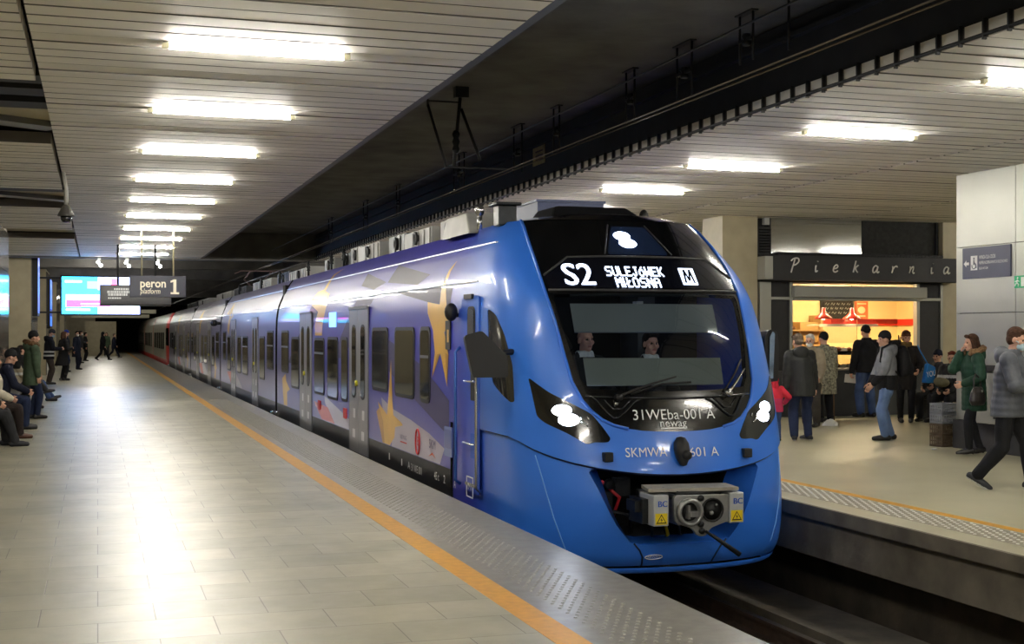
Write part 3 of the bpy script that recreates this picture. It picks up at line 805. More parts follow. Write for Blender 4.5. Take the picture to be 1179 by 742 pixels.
# --- cab inside: shade, desk, back wall
def inner(name, pts, off, mat, label=None):
    p = Patch(); p.add(nose_point, nose_poly(pts), d=(.08, .08), off=-off, rim=.02); return p.build(name, mat, train, label)
inner('roller_shade', [(-.84,1.76),(.70,1.76),(.72,2.04),(-.83,2.04)], .10, m_shade)
inner('cab_desk', [(-.80,1.25),(.64,1.25),(.66,1.50),(-.80,1.505)], .10, m_dash)
b = MB(); b.box(X0-1.36, X0+1.36, 13.5, 13.6, -.3, 2.2); b.box(X0-1.0, X0+1.0, 13.5, 13.6, 2.2, 2.8); b.box(X0-1.3, X0+1.3, 11.75, 13.5, .30, .36); b.box(X0-1.0, X0+1.0, 12.35, 13.5, 2.5, 2.55)
b.box(X0+.42, X0+.62, 13.0, 13.5, .4, 2.3, 1)
fin('cab_interior', b, [M('cab_dark', (26,26,28), .8), M('cab_panel', (70,70,70), .7)], train)
b = MB(); b.box(X0-.02, X0+.05, 12.0, 12.1, 1.98, 2.02); fin('cab_ceiling_lamp', b, M('cab_lamp', (220,220,215), .5), train)
# --- roof of the cab
b = MB(); ring = [nose_point(u, 2.86) for u in [-2+.05*i for i in range(81)]]; n = len(ring)
top = [Vector(((p.x-X0)*.7+X0, p.y+.16, 2.93)) for p in ring]; top2 = [Vector(((p.x-X0)*.3+X0, p.y+.4, 2.96)) for p in ring]
b.add(ring+top+top2, [(i, i+1, n+i+1, n+i) for i in range(n-1)]+[(n+i, n+i+1, 2*n+i+1, 2*n+i) for i in range(n-1)], 0, True)
b.f.append([2*n+i for i in range(n)]); b.m.append(0); b.sm.append(False)
fin('cab_roof', b, m_mask, train)
b = MB(); b.add([(X0-.56,13.0,2.90),(X0+.56,13.0,2.90),(X0+.56,13.9,2.9),(X0-.56,13.9,2.9),(X0-.42,13.3,3.08),(X0+.42,13.3,3.08),(X0+.42,13.9,3.08),(X0-.42,13.9,3.08)], [(0,1,5,4),(1,2,6,5),(2,3,7,6),(3,0,4,7),(4,5,6,7)])
fin('roof_fairing', b, M('fairing_black', (24,25,28), .35), train, bevel=.03)
b = MB(); b.box(X0-.40, X0+.40, 13.95, 15.6, 2.9, 3.20); b.box(X0-.42, X0+.42, 13.93, 15.6, 3.19, 3.215); fin('roof_air_conditioner', b, M('unit_blue_grey', (78,88,126), .5), train)
b = MB(); b.ell((X0+.62, 13.3, 3.0), (.05,.06,.07)); b.lathe([(.02,-.12),(.02,0)], (X0+.62, 13.3, 3.0), 'z', 8); fin('roof_horn', b, m_blk, train)
b = MB(); b.box(4.02, 4.22, 13.1, 13.3, 2.84, 3.05); b.box(3.98, 4.26, 13.05, 13.35, 3.05, 3.08); fin('roof_post', b, m_steel, train, bevel=.01)
b = MB(); b.ell((4.0, 13.75, 3.05), (.055,.055,.07)); b.tube([(4.0,13.75,2.84),(4.0,13.75,3.0)], .03, 8); fin('roof_antenna', b, m_chrome, train)
b = MB(); b.add([(3.95,14.0,2.82),(4.4,14.0,2.82),(4.4,15.2,2.82),(3.95,15.2,2.82),(4.0,14.3,3.08),(4.4,14.3,3.08),(4.4,15.2,3.08),(4.0,15.2,3.08)], [(0,1,5,4),(1,2,6,5),(2,3,7,6),(3,0,4,7),(4,5,6,7)]); fin('roof_housing', b, m_equip, train, bevel=.02)
# --- crew side door and fittings beside the cab
def decal(pat, pts, off, mi, st=.12): pat.add(side_point, pts, d=(st, st), off=off, rim=0, mi=mi)
b = MB(); xs_ = X0-1.42
def vrect(mb, y0, y1, z0, z1, off, mi=0, r=.04, thick=.012):
    pl = rounded([(y0,z0),(y1,z0),(y1,z1),(y0,z1)], r, 3); mb.prism(pl, 'x', xs_-off, xs_-off+thick, mi)
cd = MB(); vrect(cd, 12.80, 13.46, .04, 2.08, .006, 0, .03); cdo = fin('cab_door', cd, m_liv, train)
cw = MB(); vrect(cw, 12.93, 13.22, 1.45, 1.98, .012, 0, .08); vrect(cw, 12.96, 13.19, 1.48, 1.95, .016, 1, .06); finish('door_window', cw, [m_wfr, m_wing], cdo, org=TO)
h = MB(); vrect(h, 12.95, 13.10, 1.0, 1.3, .010, 0, .02); finish('handle_recess', h, m_blk, cdo, org=TO)
h = MB(); vrect(h, 12.93, 13.1, .40, .66, .010, 0, .02); finish('handle_recess', h, m_bprint, cdo, org=TO, label='blue handle recess')
for y_, z_ in ((13.2, 1.2), (13.25, .55)):
    h = MB(); h.tube([(xs_-.012,12.92,z_),(xs_-.05,12.95,z_),(xs_-.05,y_,z_)], .012, 6); finish('door_handle', h, m_chrome, cdo, org=TO)
h = MB(); vrect(h, 12.85, 13.3, .10, .135, .014, 0, .01); finish('door_sill', h, m_chrome, cdo, org=TO)
h = MB(); vrect(h, 13.0, 13.3, 2.06, 2.11, .03, 0, .01, .03); finish('door_lamp', h, m_blk, cdo, org=TO)
for y in (12.72, 13.53):
    h = MB(); h.tube([(xs_-.0,y,.08),(xs_-.055,y,.12),(xs_-.055,y,1.50 if y > 13 else 1.35),(xs_,y,1.55 if y > 13 else 1.4)], .018, 8); fin('grab_rail', h, m_chrome if y < 13 else M('rail_blue', (66,110,190), .3, .5), train)
h = MB(); h.ell((xs_-.07, 13.66, 1.93), (.075,.06,.10)); h.tube([(xs_+.01,13.66,1.9),(xs_-.06,13.66,1.9)], .025, 8); fin('side_camera', h, m_blk, train)
h = MB(); vrect(h, 13.92, 14.12, 1.52, 1.84, .014, 0, .02); vrect(h, 13.97, 14.03, 1.60, 1.74, .017, 1, .005); fin('side_indicator', h, [m_blk, M('indicator_amber', (214,176,92), .5)], train)
h = MB(); vrect(h, 13.85, 14.18, .33, .66, .010, 0, .02); vrect(h, 13.88, 14.15, .42, .63, .013, 1, .02); fin('service_panel', h, [M('panel_blue', (96,120,190), .35, coat=.5), M('panel_blue_dark', (80,96,170), .35, coat=.5)], train)

# --- carriages
Z_ROWS = [-.5,-.42,-.2,0,.195,.205,.5,.8,1.1,1.4,1.7,1.85,1.95,2.02,2.08,2.14,2.2,2.25,2.3,2.35,2.4,2.45,2.5,2.55,2.6,2.65,2.7,2.76,2.82,2.87]
def carriage(y0, y1, body, skirt, start_gap=False):
    p = Patch(); st = 3.
    ys_ = [y0+(y1-y0)*i/max(2, int((y1-y0)/st)) for i in range(max(2, int((y1-y0)/st))+1)]
    for sgn in (-1, 1):
        vs, ns = [], []
        for y in ys_:
            for z in Z_ROWS:
                vs.append(Vector((X0+sgn*W(z), y, z))); dz = (W(z+.01)-W(z-.01))/.02
                ns.append(Vector((sgn, 0, -dz)).normalized())
        k = len(Z_ROWS); lo, hi = [], []
        for i in range(len(ys_)-1):
            for j in range(k-1):
                (lo if Z_ROWS[j+1] <= .2 else hi).append((i*k+j, (i+1)*k+j, (i+1)*k+j+1, i*k+j+1) if sgn < 0 else (i*k+j, i*k+j+1, (i+1)*k+j+1, (i+1)*k+j))
        p.mesh(vs, lo, ns, 1); p.mesh(vs, hi, ns, 0)
    for y, d in ((y0, -1), (y1, 1)):
        pl = [Vector((X0-W(z), y, z)) for z in Z_ROWS]+[Vector((X0+W(z), y, z)) for z in reversed(Z_ROWS)]
        f = list(range(len(pl))); p.mesh(pl, [f if d < 0 else f[::-1]], [Vector((0, d, 0))]*len(pl), 2)
    w = W(2.87); rv = [Vector((X0+a, y, z)) for y in ys_ for a, z in ((-w,2.87),(-.8,2.93),(0,2.97),(.8,2.93),(w,2.87))]
    rf = [(i*5+j, i*5+j+1, (i+1)*5+j+1, (i+1)*5+j) for i in range(len(ys_)-1) for j in range(4)]
    p.mesh(rv, rf, [Vector((0,0,1))]*len(rv), 3)
    return p
def side_window(y0, y1, z0, z1, parent, bar=None):
    b = MB(); vrect(b, y0, y1, z0, z1, .010, 0, .11, .02); vrect(b, y0+.045, y1-.045, z0+.045, z1-.045, .0125, 1, .09, .012)
    if bar: b.box(xs_-.018, xs_, y0+.05, y1-.05, bar-.018, bar+.018, 2)
    return finish('side_window', b, [m_wfr, m_wing, m_grey], parent, org=TO)
def passenger_door(y0, y1, parent):
    """two sliding leaves, each with a tall narrow window"""
    ym = (y0+y1)/2
    for a, b_, btn in ((y0, ym-.006, True), (ym+.006, y1, False)):
        b = MB(); vrect(b, a, b_, -.09, 2.06, .012, 0, .02, .02)
        c = (a+b_)/2; vrect(b, c-.17, c+.17, .72, 1.83, .016, 1, .14, .01); vrect(b, c-.135, c+.135, .755, 1.795, .0185, 2, .11, .01)
        vrect(b, c-.11, c+.05, .42, .56, .014, 3, .01, .004); vrect(b, c-.1, c+.1, .12, .25, .014, 3, .01, .004)
        finish('door_leaf', b, [m_door, m_wfr, m_wing, M('door_sticker', (214,214,216), .5)], parent, org=TO)
    b = MB(); b.box(xs_-.03, xs_, y0-.03, y1+.03, 2.06, 2.10); b.box(xs_-.012, xs_, y0-.05, y0, -.09, 2.06); b.box(xs_-.012, xs_, y1, y1+.05, -.09, 2.06)
    finish('door_frame', b, M('door_frame_grey', (120,120,124), .4, .3), parent, org=TO)
    b = MB(); b.lathe([(0,-.03),(.04,-.03),(.045,0)], (xs_-.012, ym+.09, .95), 'x', 12); finish('door_button', b, M('button_yellow', (214,208,60), .4), parent, org=TO)
m_cap_dark = m_void
def coach_end_detail(y, parent):
    b = MB()
    for dz, yy in ((-.05, -.35), (-.08, .35)):
        b.tube([(xs_-.02, y+yy-.18, .02+dz), (xs_-.02, y+yy+.18, .02+dz)], .05, 8)
    finish('yaw_damper', b, m_chrome, parent, org=TO)

c1 = carriage(13.95, 28.55, 0, 0)
# painted stars, bands and patches of the first carriage
def dec(pts, mi, off): c1.add(side_point, pts, d=(.16, .10), off=off, rim=0, mi=mi)
dec([(14.0,.95),(15.2,1.30),(17.2,1.62),(17.2,1.2),(14.0,.55)], 9, .002)
dec([(17.7,2.40),(17.43,2.63),(15.29,2.41),(15.77,2.30)], 8, .002)
dec([(19.62,2.42),(19.52,2.61),(17.8,2.41),(18.51,2.33)], 8, .002)
dec([(15.06,2.07),(16.9,2.24),(14.0,2.24),(14.0,2.0)], 8, .002)
dec([(18.3,2.2),(20.5,1.3),(21.5,1.3),(19.6,2.2)], 9, .002)
dec([(22.6,2.2),(25.5,1.1),(26.8,1.1),(24.0,2.2)], 8, .002)
dec([(17.63,.82),(17.52,.66),(16.9,.52),(16.96,.205),(14.4,.205),(14.2,.40),(14.9,.52),(15.84,.62),(16.9,.70)], 6, .0025)
dec([(14.22,2.52),(14.42,2.42),(14.49,2.24),(14.47,2.03),(15.06,2.07),(15.01,1.94),(14.73,1.73),(14.63,1.48),(14.77,1.18),(14.38,1.47),(14.08,1.1),(14.02,1.46),(14.21,1.71),(13.99,1.83),(13.965,1.90),(13.965,1.95),(14.14,1.99),(14.32,2.25),(14.32,2.40)], 4, .0035)
dec([(14.77,1.18),(14.38,1.47),(14.52,1.46)], 5, .0045); dec([(14.08,1.1),(14.02,1.46),(14.16,1.48)], 5, .0045)
dec([(17.0,1.35),(17.24,.6),(17.84,.75),(17.75,.67),(17.94,.61),(17.52,.205),(17.07,.205),(16.79,.33),(16.74,.47),(16.29,.52),(16.37,.55),(16.85,.62),(16.91,.81)], 4, .0035)
dec([(17.84,.75),(17.75,.67),(17.94,.61),(17.52,.205),(17.40,.205),(17.5,.5)], 5, .0045)
dec([(22.13,2.83),(22.77,2.72),(22.95,2.45),(22.39,2.38),(22.30,2.2),(22.55,1.85),(22.60,1.66),(23.34,1.66),(23.42,1.83),(23.16,2.08),(24.04,2.22),(24.2,2.36),(23.8,2.46),(23.2,2.48),(22.95,2.74)], 4, .0035)
dec([(23.49,.48),(21.99,.44),(21.3,.205),(22.6,.205)], 7, .003)
dec([(22.33,.62),(21.99,.59),(19.98,.36),(19.98,.205),(21.3,.205),(22.27,.5)], 6, .0025)
dec([(27.2,.86),(27.1,.71),(26.56,.56),(26.97,.49),(26.95,.205),(27.45,.205),(27.61,.46),(27.7,.75)], 4, .0035)
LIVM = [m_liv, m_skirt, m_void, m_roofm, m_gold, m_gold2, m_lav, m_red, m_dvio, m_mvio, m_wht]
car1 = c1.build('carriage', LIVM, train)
for y0, y1, z0, z1, bar in ((17.18,18.25,.90,1.78,None),(15.65,16.76,.88,1.78,None),(14.85,15.36,.87,1.78,1.42),(20.14,20.70,.62,1.64,None),(21.01,22.02,.60,1.64,None),(22.35,23.42,.62,1.62,1.35),(25.3,26.34,.61,1.63,None),(26.75,27.82,.88,1.76,1.42)):
    side_window(y0, y1, z0, z1, car1, bar)
passenger_door(18.55, 19.93, car1); passenger_door(23.75, 25.12, car1)
coach_end_detail(28.7, car1)
b = MB(); vrect(b, 21.2, 21.85, 1.80, 2.05, .008, 0, .02); 
finish('side_display', b, M('side_display', (150,190,235), .4, emit=((130,185,245), .9)), car1, org=TO)
for y in (20.35, 22.85):
    b = MB(); vrect(b, y-.13, y+.13, .36, .52, .016, 0, .02, .02); finish('emergency_handle', b, m_rprint, car1, org=TO)
# small print along the sill and the operator logos
b = MB()
for txt, y, w_, z in (('31 WE 001', 15.55, .55, .03), ('A', 15.95, .12, .04), ('1', 16.35, .05, .04), ('I', 17.1, .05, .05), ('45 t', 14.55, .22, .05), ('2', 14.2, .07, .05), ('A', 13.75, .08, .05)):
    text_on(b, txt, .13, (xs_-.004, y, z), (0,-1,0), (0,0,1), 0, width=w_)
for (ya, yb, za, zb) in ((13.0,13.25,-.02,.20),):
    for q in ((ya,yb,za,za+.012),(ya,yb,zb-.012,zb),(ya,ya+.012,za,zb),(yb-.012,yb,za,zb)): b.box(xs_-.013, xs_-.008, q[0], q[1], q[2], q[3])
    text_on(b, 'M', .10, (xs_-.014, 13.12, .09), (0,-1,0), (0,0,1), 0, width=.12)
finish('sill_lettering', b, m_print, car1, org=TO)
b = MB(); pts = [(xs_-.006, 15.47+.10*math.cos(t*PI/12), .38+.15*math.sin(t*PI/12)) for t in range(25)]; b.tube(pts, .014, 5, 0, False)
text_on(b, '8', .17, (xs_-.006, 15.47, .38), (0,-1,0), (0,0,1), 0, width=.08)
text_on(b, 'NEWAG', .08, (xs_-.006, 16.25, .37), (0,-1,0), (0,0,1), 1, width=.36); b.box(xs_-.006, xs_-.004, 16.07, 16.43, .30, .315, 0)
text_on(b, 'SKM', .15, (xs_-.006, 14.75, .40), (0,-1,0), (0,0,1), 1, width=.30)
b.add([(xs_-.006,14.92,.25),(xs_-.006,14.75,.31),(xs_-.006,14.58,.25),(xs_-.006,14.75,.285)], [(0,1,2,3)], 2)
finish('operator_logo', b, [m_rprint, M('logo_violet', (70,50,110), .5), M('logo_orange', (226,96,40), .5)], car1, org=TO)
# thin silver strips stand in for the highlights along the roof edges
b = MB(); b.box(X0-W(2.25)-.012, X0-W(2.25)+.02, 13.0, 28.5, 2.235, 2.25); b.box(X0-W(2.65)-.012, X0-W(2.65)+.02, 12.9, 28.5, 2.64, 2.655)
finish('edge_highlight', b, M('highlight_silver', (176,184,206), .3, .6), car1, org=TO)

def plain_car(y0, y1, doors, wins, stars=()):
    c = carriage(y0, y1, 0, 0)
    for pts, mi in stars: c.add(side_point, pts, d=(.3, .12), off=.003, rim=0, mi=mi)
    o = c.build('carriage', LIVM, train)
    for a, b_ in doors: passenger_door(a, b_, o)
    for a, b_, z0, z1, bar in wins: side_window(a, b_, z0, z1, o, bar)
    b = MB(); b.box(X0-W(2.25)-.012, X0-W(2.25)+.02, y0, y1, 2.235, 2.25); b.box(X0-W(2.65)-.012, X0-W(2.65)+.02, y0, y1, 2.64, 2.655)
    finish('edge_highlight', b, M('highlight_silver'), o, org=TO)  # silver strips imitating the roof-edge highlights
    coach_end_detail(y1+.15, o)
    return o
def starset(y): return [([(y+.1,1.15),(y+.3,.75),(y+.6,.62),(y+.3,.5),(y+.5,.21),(y,.21),(y-.1,.5),(y-.4,.56),(y,.7)], 4), ([(y+6,.6),(y+7.5,.55),(y+6.2,.21),(y+5.2,.21)], 7), ([(y+5,.6),(y+6,.58),(y+5.2,.21),(y+3.2,.21)], 6),
                          ([(y+7,2.6),(y+8.2,2.3),(y+7.2,2.2),(y+7.5,1.8),(y+7,1.65),(y+6.7,2.1),(y+6,2.2),(y+6.8,2.35)], 4)]
car2 = plain_car(28.85, 42.15, [(32.15,33.3),(37.5,38.7)], [(29.15,30.3,.88,1.76,1.42),(30.75,31.75,.6,1.63,None),(34.35,35.6,.6,1.63,1.35),(36.0,36.95,.6,1.63,None),(38.95,39.9,.6,1.63,None),(40.35,41.35,.88,1.76,1.42)], starset(40.5-8))
car3 = plain_car(42.45, 56.2, [(45.9,47.2),(51.4,52.7)], [(42.75,43.9,.88,1.76,1.42),(44.5,45.5,.6,1.63,None),(47.6,48.8,.6,1.63,1.35),(49.3,50.3,.6,1.63,None),(53.1,54.1,.6,1.63,None),(54.6,55.7,.88,1.76,1.42)], starset(44))
car4 = plain_car(56.5, 73.6, [(60,61.3),(66.3,67.6)], [(57,58.1,.88,1.76,1.42),(58.6,59.6,.6,1.63,None),(61.7,62.8,.6,1.63,1.35),(63.3,64.2,.6,1.63,None),(68,69,.6,1.63,None),(69.4,70.5,.88,1.76,1.42),(71,72,.9,1.76,None)], starset(58))
b = MB()
for y in (28.7, 42.3, 56.35): b.box(X0-1.25, X0+1.25, y-.2, y+.2, -.3, 2.75)
fin('gangway', b, m_void, train)
b = MB()
for y in (42.3,):
    for d in (-.28, .28): b.tube([(xs_-.01,y+d,2.02),(xs_-.16,y+d,2.02)], .05, 8); b.ell((xs_-.2,y+d,2.02), (.09,.09,.1))
fin('gangway_camera', b, m_blk, train)
# roof equipment along the train
for y0, y1, x0_, x1_, h, m in ((16.6,17.6,4.55,5.6,.30,m_equip),(17.9,19.6,4.5,5.7,.27,m_equip),(19.9,21.2,4.6,5.6,.33,m_steel),(21.5,23.2,4.5,5.7,.30,m_equip),(23.5,24.6,4.6,5.6,.36,m_equip),(25.0,26.0,4.7,5.5,.34,m_steel),
                               (26.4,27.6,4.6,5.6,.30,m_equip),(29.5,33,4.6,5.6,.28,m_equip),(33.5,36,4.7,5.5,.36,m_steel),(36.5,41,4.6,5.6,.30,m_equip),(43,47,4.6,5.6,.3,m_steel),(48,54,4.6,5.6,.3,m_equip),(58,64,4.6,5.6,.3,m_equip),(65,72,4.6,5.6,.3,m_steel)):
    b = MB(); b.box(x0_, x1_, y0, y1, 2.88, 2.95+h)
    n_ = int((y1-y0)/.35)
    for i in range(n_): b.box(x0_-.02, x0_, y0+.06+i*.35, y0+.10+i*.35, 2.9, 2.93+h)
    e = fin('roof_unit', b, m, train, bevel=.02)
    b = MB(); b.lathe([(.10,0),(.10,-.05),(.07,-.05),(.05,-.01),(0,-.01)], (x0_, (y0+y1)/2, 2.93+h*.62), 'x', 14); finish('fan', b, m_blk, e, org=TO)
# insulators and a folded collector on the roof
b = MB()
for y in (24.8, 26.2, 29.2, 34, 38, 44): b.tube([(4.5,y,2.9),(4.5,y,3.32)], .025, 6); b.lathe([(.05,0),(.03,.04),(.05,.08),(.03,.12),(.05,.16)], (4.5,y,3.1), 'z', 8)
b.tube([(4.5,24.8,3.32),(4.5,44,3.32)], .012, 5); fin('roof_insulator', b, m_steel, train)
b = MB(); b.tube([(4.8,43,3.2),(4.8,45.5,3.55),(4.8,43.6,3.75)], .03, 6); b.tube([(5.5,43,3.2),(5.5,45.5,3.55),(5.5,43.6,3.75)], .03, 6); b.tube([(4.3,43.6,3.66),(4.5,43.6,3.76),(5.8,43.6,3.76),(6.0,43.6,3.66)], .02, 6)
fin('pantograph', b, M('pantograph_grey', (110,90,88), .5, .3), train)
# running gear
for y in (15.2, 28.7, 42.3, 56.35, 71):
    b = MB(); b.box(X0-1.1, X0+1.1, y-1.6, y+1.6, -.62, -.40)
    for dy in (-1.2, 1.2):
        for sgn in (-1, 1): b.lathe([(.0,-.06),(.40,-.06),(.40,.06),(.0,.06)], (X0+sgn*.75, y+dy, -.53), 'x', 20)
    fin('bogie', b, m_under, train)
b = MB(); b.box(X0-1.25, X0+1.25, 17.5, 27, -.7, -.35); b.box(X0-1.25, X0+1.25, 30.5, 41, -.7, -.35); b.box(X0-1.1, X0+1.1, 12.3, 13.6, -.6, -.4); fin('underframe', b, m_under, train)

# ------------------------------------------------------------------ the red and white train standing behind it
RO = Vector((5.14, 75, -.94))
rt = thing('commuter_train', 'white and red train standing behind the blue train', 'train', RO)
m_rw = M('cream_paint', (186,182,164), .4, coat=.4, noise=(.6, .12)); m_rr = M('signal_red', (210,40,34), .4, coat=.4)
def red_car(y0, y1, front):
    p = MB(); zs = Z_ROWS; 
    for sgn in (-1, 1):
        vs = [(X0+sgn*W(z), y, z) for y in (y0, y1) for z in zs]; k = len(zs)
        for j in range(k-1): p.add([vs[j], vs[k+j], vs[k+j+1], vs[j+1]], [(0,1,2,3)], 1 if zs[j+1] <= .2 else 0)
    w = W(2.87); p.add([(X0-w,y0,2.87),(X0+w,y0,2.87),(X0+w,y1,2.87),(X0-w,y1,2.87)], [(0,1,2,3)], 2)
    pl = [(X0-W(z), y0, z) for z in zs]+[(X0+W(z), y0, z) for z in reversed(zs)]; p.add(pl, [list(range(len(pl)))], 1)
    o = finish('carriage', p, [m_rw, m_rr, m_roofm], rt, org=RO)
    y = y0+2.2
    while y < y1-2:
        b = MB(); pl = rounded([(y,.75),(y+1.5,.75),(y+1.5,1.75),(y,1.75)], .12, 3); b.prism(pl, 'x', xs_-.012, xs_+.01); finish('side_window', b, m_wing, o, org=RO)
        y += 2.4
    return o
red_car(77.2, 95, True); red_car(95.4, 112, False); red_car(112.4, 130, False)
b = MB(); ns_ = 8
for i in range(ns_+1):
    pass
secs = []
for i, (y, k) in enumerate(((77.2,1.0),(76.6,.985),(76.1,.93),(75.8,.8),(75.7,.5))):
    secs.append([(X0-W(z)*k, y+max(0, z-1)*.45*(1-(y-75.7)/1.5), z) for z in Z_ROWS]+[(X0+W(z)*k, y+max(0, z-1)*.45*(1-(y-75.7)/1.5), z) for z in reversed(Z_ROWS)])
n = len(secs[0]); b.add(sum(secs, []), [(i*n+j, (i+1)*n+j, (i+1)*n+(j+1) % n, i*n+(j+1) % n) for i in range(4) for j in range(n)]+[[4*n+j for j in range(n)]], 0, True)
nz_ = finish('cab_nose', b, m_rr, rt, org=RO)
b = MB(); b.prism([(76.0,1.0),(76.9,1.05),(76.95,1.9),(76.35,2.0)], 'x', xs_-.02, xs_+.1); finish('cab_side_window', b, m_mask, nz_, org=RO)
# ------------------------------------------------------------------ overhead line, hangers and plates above the track
b = MB()
for x in (5.13, 5.22): b.tube([(x, YB, 3.85), (x, 140, 3.85)], .008, 5)
tag(finish('contact_wire', b, M('copper_wire', (120,112,104), .35, .8), org=(5.17, 0, 3.85)), 'twin overhead contact wires running above the track', 'wire')
b = MB(); b.tube([(5.3, YB, 4.35), (5.3, 42, 4.35)], .012, 5); tag(finish('carrier_wire', b, m_steel, org=(5.3, 0, 4.35)), 'dark carrier cable above the contact wires', 'wire')
hl = None
HLAB = ['over the train nose', 'behind the first pair', 'over the front carriage']
def hanger(y, n, gap, ln, lab):
    t = thing('wire_hanger', lab, 'hanger', (6.2, y, 4.92), group='hangers of the overhead line')
    for i in range(n):
        b = MB(); b.tube([(0, i*gap, 0), (0, i*gap, -ln)], .013, 6); finish('rod', b, m_black, t)
    b = MB(); b.box(-.04, .04, -.04, (n-1)*gap+.04, -.015, 0); finish('ceiling_plate', b, m_black, t)
    if n > 1:
        b = MB(); b.lathe([(.04,-.06),(.05,-.03),(.03,0),(.05,.03),(.04,.06)], (0, (n-1)*gap/2, -ln*.55), 'z', 10); b.box(-.02, .02, 0, (n-1)*gap, -ln*.55-.015, -ln*.55+.015); finish('insulator', b, m_steel, t)
    return t
for y, n, gap, ln, lab in ((10.9,1,.0,.55,'single black ceiling rod over the train nose'), (11.6,2,.28,.5,'pair of short black ceiling rods over the train nose'), (13.0,2,.38,.6,'pair of black ceiling rods above the windscreen'), (14.6,2,.26,.65,'pair of black ceiling rods in front of the small yellow plate'),
                           (17.3,2,.24,.65,'pair of black ceiling rods beside the small yellow plate'), (19.0,2,.4,.75,'pair of black ceiling rods behind the small yellow plate'), (22.3,3,.35,.6,'triple black ceiling rods beyond the slanting bracket'),
                           (27.5,2,.3,.7,'pair of dark ceiling rods well beyond the slanting bracket'), (31,2,.5,.7,'pair of dark ceiling rods above the front carriage rear end'), (36,2,.5,.7,'pair of dark ceiling rods above the second carriage')):
    hanger(y, n, gap, ln, lab)
t = thing('catenary_bracket', 'black slanting bracket hanging from the slab over the train', 'bracket', (4.53, 16.44, 4.92))
for pts, r in ((((0,0,0),(-.05,0,-.5),(-.10,0,-1.05)), .024), (((-.45,0,-.25),(-.2,0,-1.05)), .018), (((0,0,-.28),(.26,0,-.95)), .02), (((-.45,0,-.2),(0,0,-.2)), .012), (((-.45,0,0),(-.45,0,-.28)), .014), (((-.22,0,-1.05),(.62,0,-1.05)), .014)):
    b = MB(); b.tube(pts, r, 6); finish('strut', b, m_black, t)
b = MB(); b.lathe([(.03,-.15),(.055,-.1),(.035,-.05),(.055,0),(.035,.05),(.055,.1),(.03,.15)], (-.07,0,-.72), 'z', 10); finish('insulator', b, m_steel, t)
b = MB(); b.box(-.09, .09, -.06, .06, -.14, .0); finish('ceiling_bracket', b, m_steel, t)
t = thing('fascia_plate', 'small yellow plate with dark lines on the black fascia', 'plate', (6.755, 19.8, 4.41))
b = MB(); b.box(-.01, 0, -.29, .29, 0, .30); finish('plate', b, M('aged_yellow_plate', (168,150,96), .6, noise=(9,.25)), t)
b = MB()
for z in (.07, .13, .2): b.box(-.012, -.010, -.2, .16, z, z+.025)
finish('print', b, M('plate_print', (90,70,50), .6), t)

# ------------------------------------------------------------------ signs over the tiled platform
m_sign = M('sign_navy', (52,54,72), .45); m_cream = M('sign_cream', (226,218,196), .5, emit=((226,218,196), .25)); m_rod = M('cream_rod', (176,166,132), .5)
t = thing('platform_sign', 'hanging navy sign reading peron 1 platform', 'sign', (1.27, 30, 2.5))
b = MB(); b.box(-.60, .61, -.07, .07, 0, .475); finish('board', b, m_sign, t, bevel=.01)
b = MB(); 
text_on(b, 'peron', .26, (-.10,-.072,.30), (1,0,0), (0,0,1), 0, width=.55, font_offset=.006)
text_on(b, 'platform', .165, (-.16,-.072,.13), (1,0,0), (0,0,1), 0, width=.43, shear=.2)
b.add([(x, -.072, z) for x, z in ((.40,.07),(.40,.40),(.345,.40),(.27,.365),(.275,.325),(.335,.345),(.335,.115),(.275,.115),(.275,.07),(.46,.07),(.46,.115),(.40,.115))], [(0,1,2,5,6),(2,3,4,5),(6,7,8,0),(0,9,10,11)], 0)
finish('lettering', b, m_cream, t)
for x in (-.34, .34):
    b = MB(); b.tube([(x,0,.47),(x,0,1.56)], .018, 8); finish('rod', b, m_rod, t)
t = thing('departure_board', 'dark hanging timetable display partly behind the platform sign', 'display board', (.96, 36, 2.42))
b = MB(); b.add([(-.91,-.12,.04),(.91,-.12,.04),(.91,.12,.0),(-.91,.12,.0),(-.91,-.12,.56),(.91,-.12,.56),(.91,.12,.56),(-.91,.12,.56)], [(0,3,2,1),(4,5,6,7),(0,1,5,4),(1,2,6,5),(2,3,7,6),(3,0,4,7)]); finish('case', b, M('board_case', (44,44,50), .45), t, bevel=.01)
b = MB(); b.add([(-.87,-.125,.14),(.87,-.125,.14),(.87,-.125,.53),(-.87,-.125,.53)], [(0,1,2,3)]); finish('screen', b, M('board_screen', (28,28,34), .3), t)
b = MB(); rnd = random.Random(5)
for z, h_, x0_, x1_ in ((.42,.05,-.55,.0), (.34,.06,-.72,-.02), (.27,.06,-.7,-.2), (.19,.035,-.7,-.42)):
    x = x0_
    while x < x1_:
        w_ = rnd.uniform(.02,.05); b.add([(x,-.128,z),(x+w_,-.128,z),(x+w_,-.128,z+h_),(x,-.128,z+h_)], [(0,1,2,3)]); x += w_+.015
finish('display_text', b, M('board_text', (170,170,170), .5, emit=((190,190,185), .45)), t)
for x in (-.45, .5):
    b = MB(); b.tube([(x,0,.56),(x,0,1.64)], .03, 8); finish('rod', b, m_black, t)
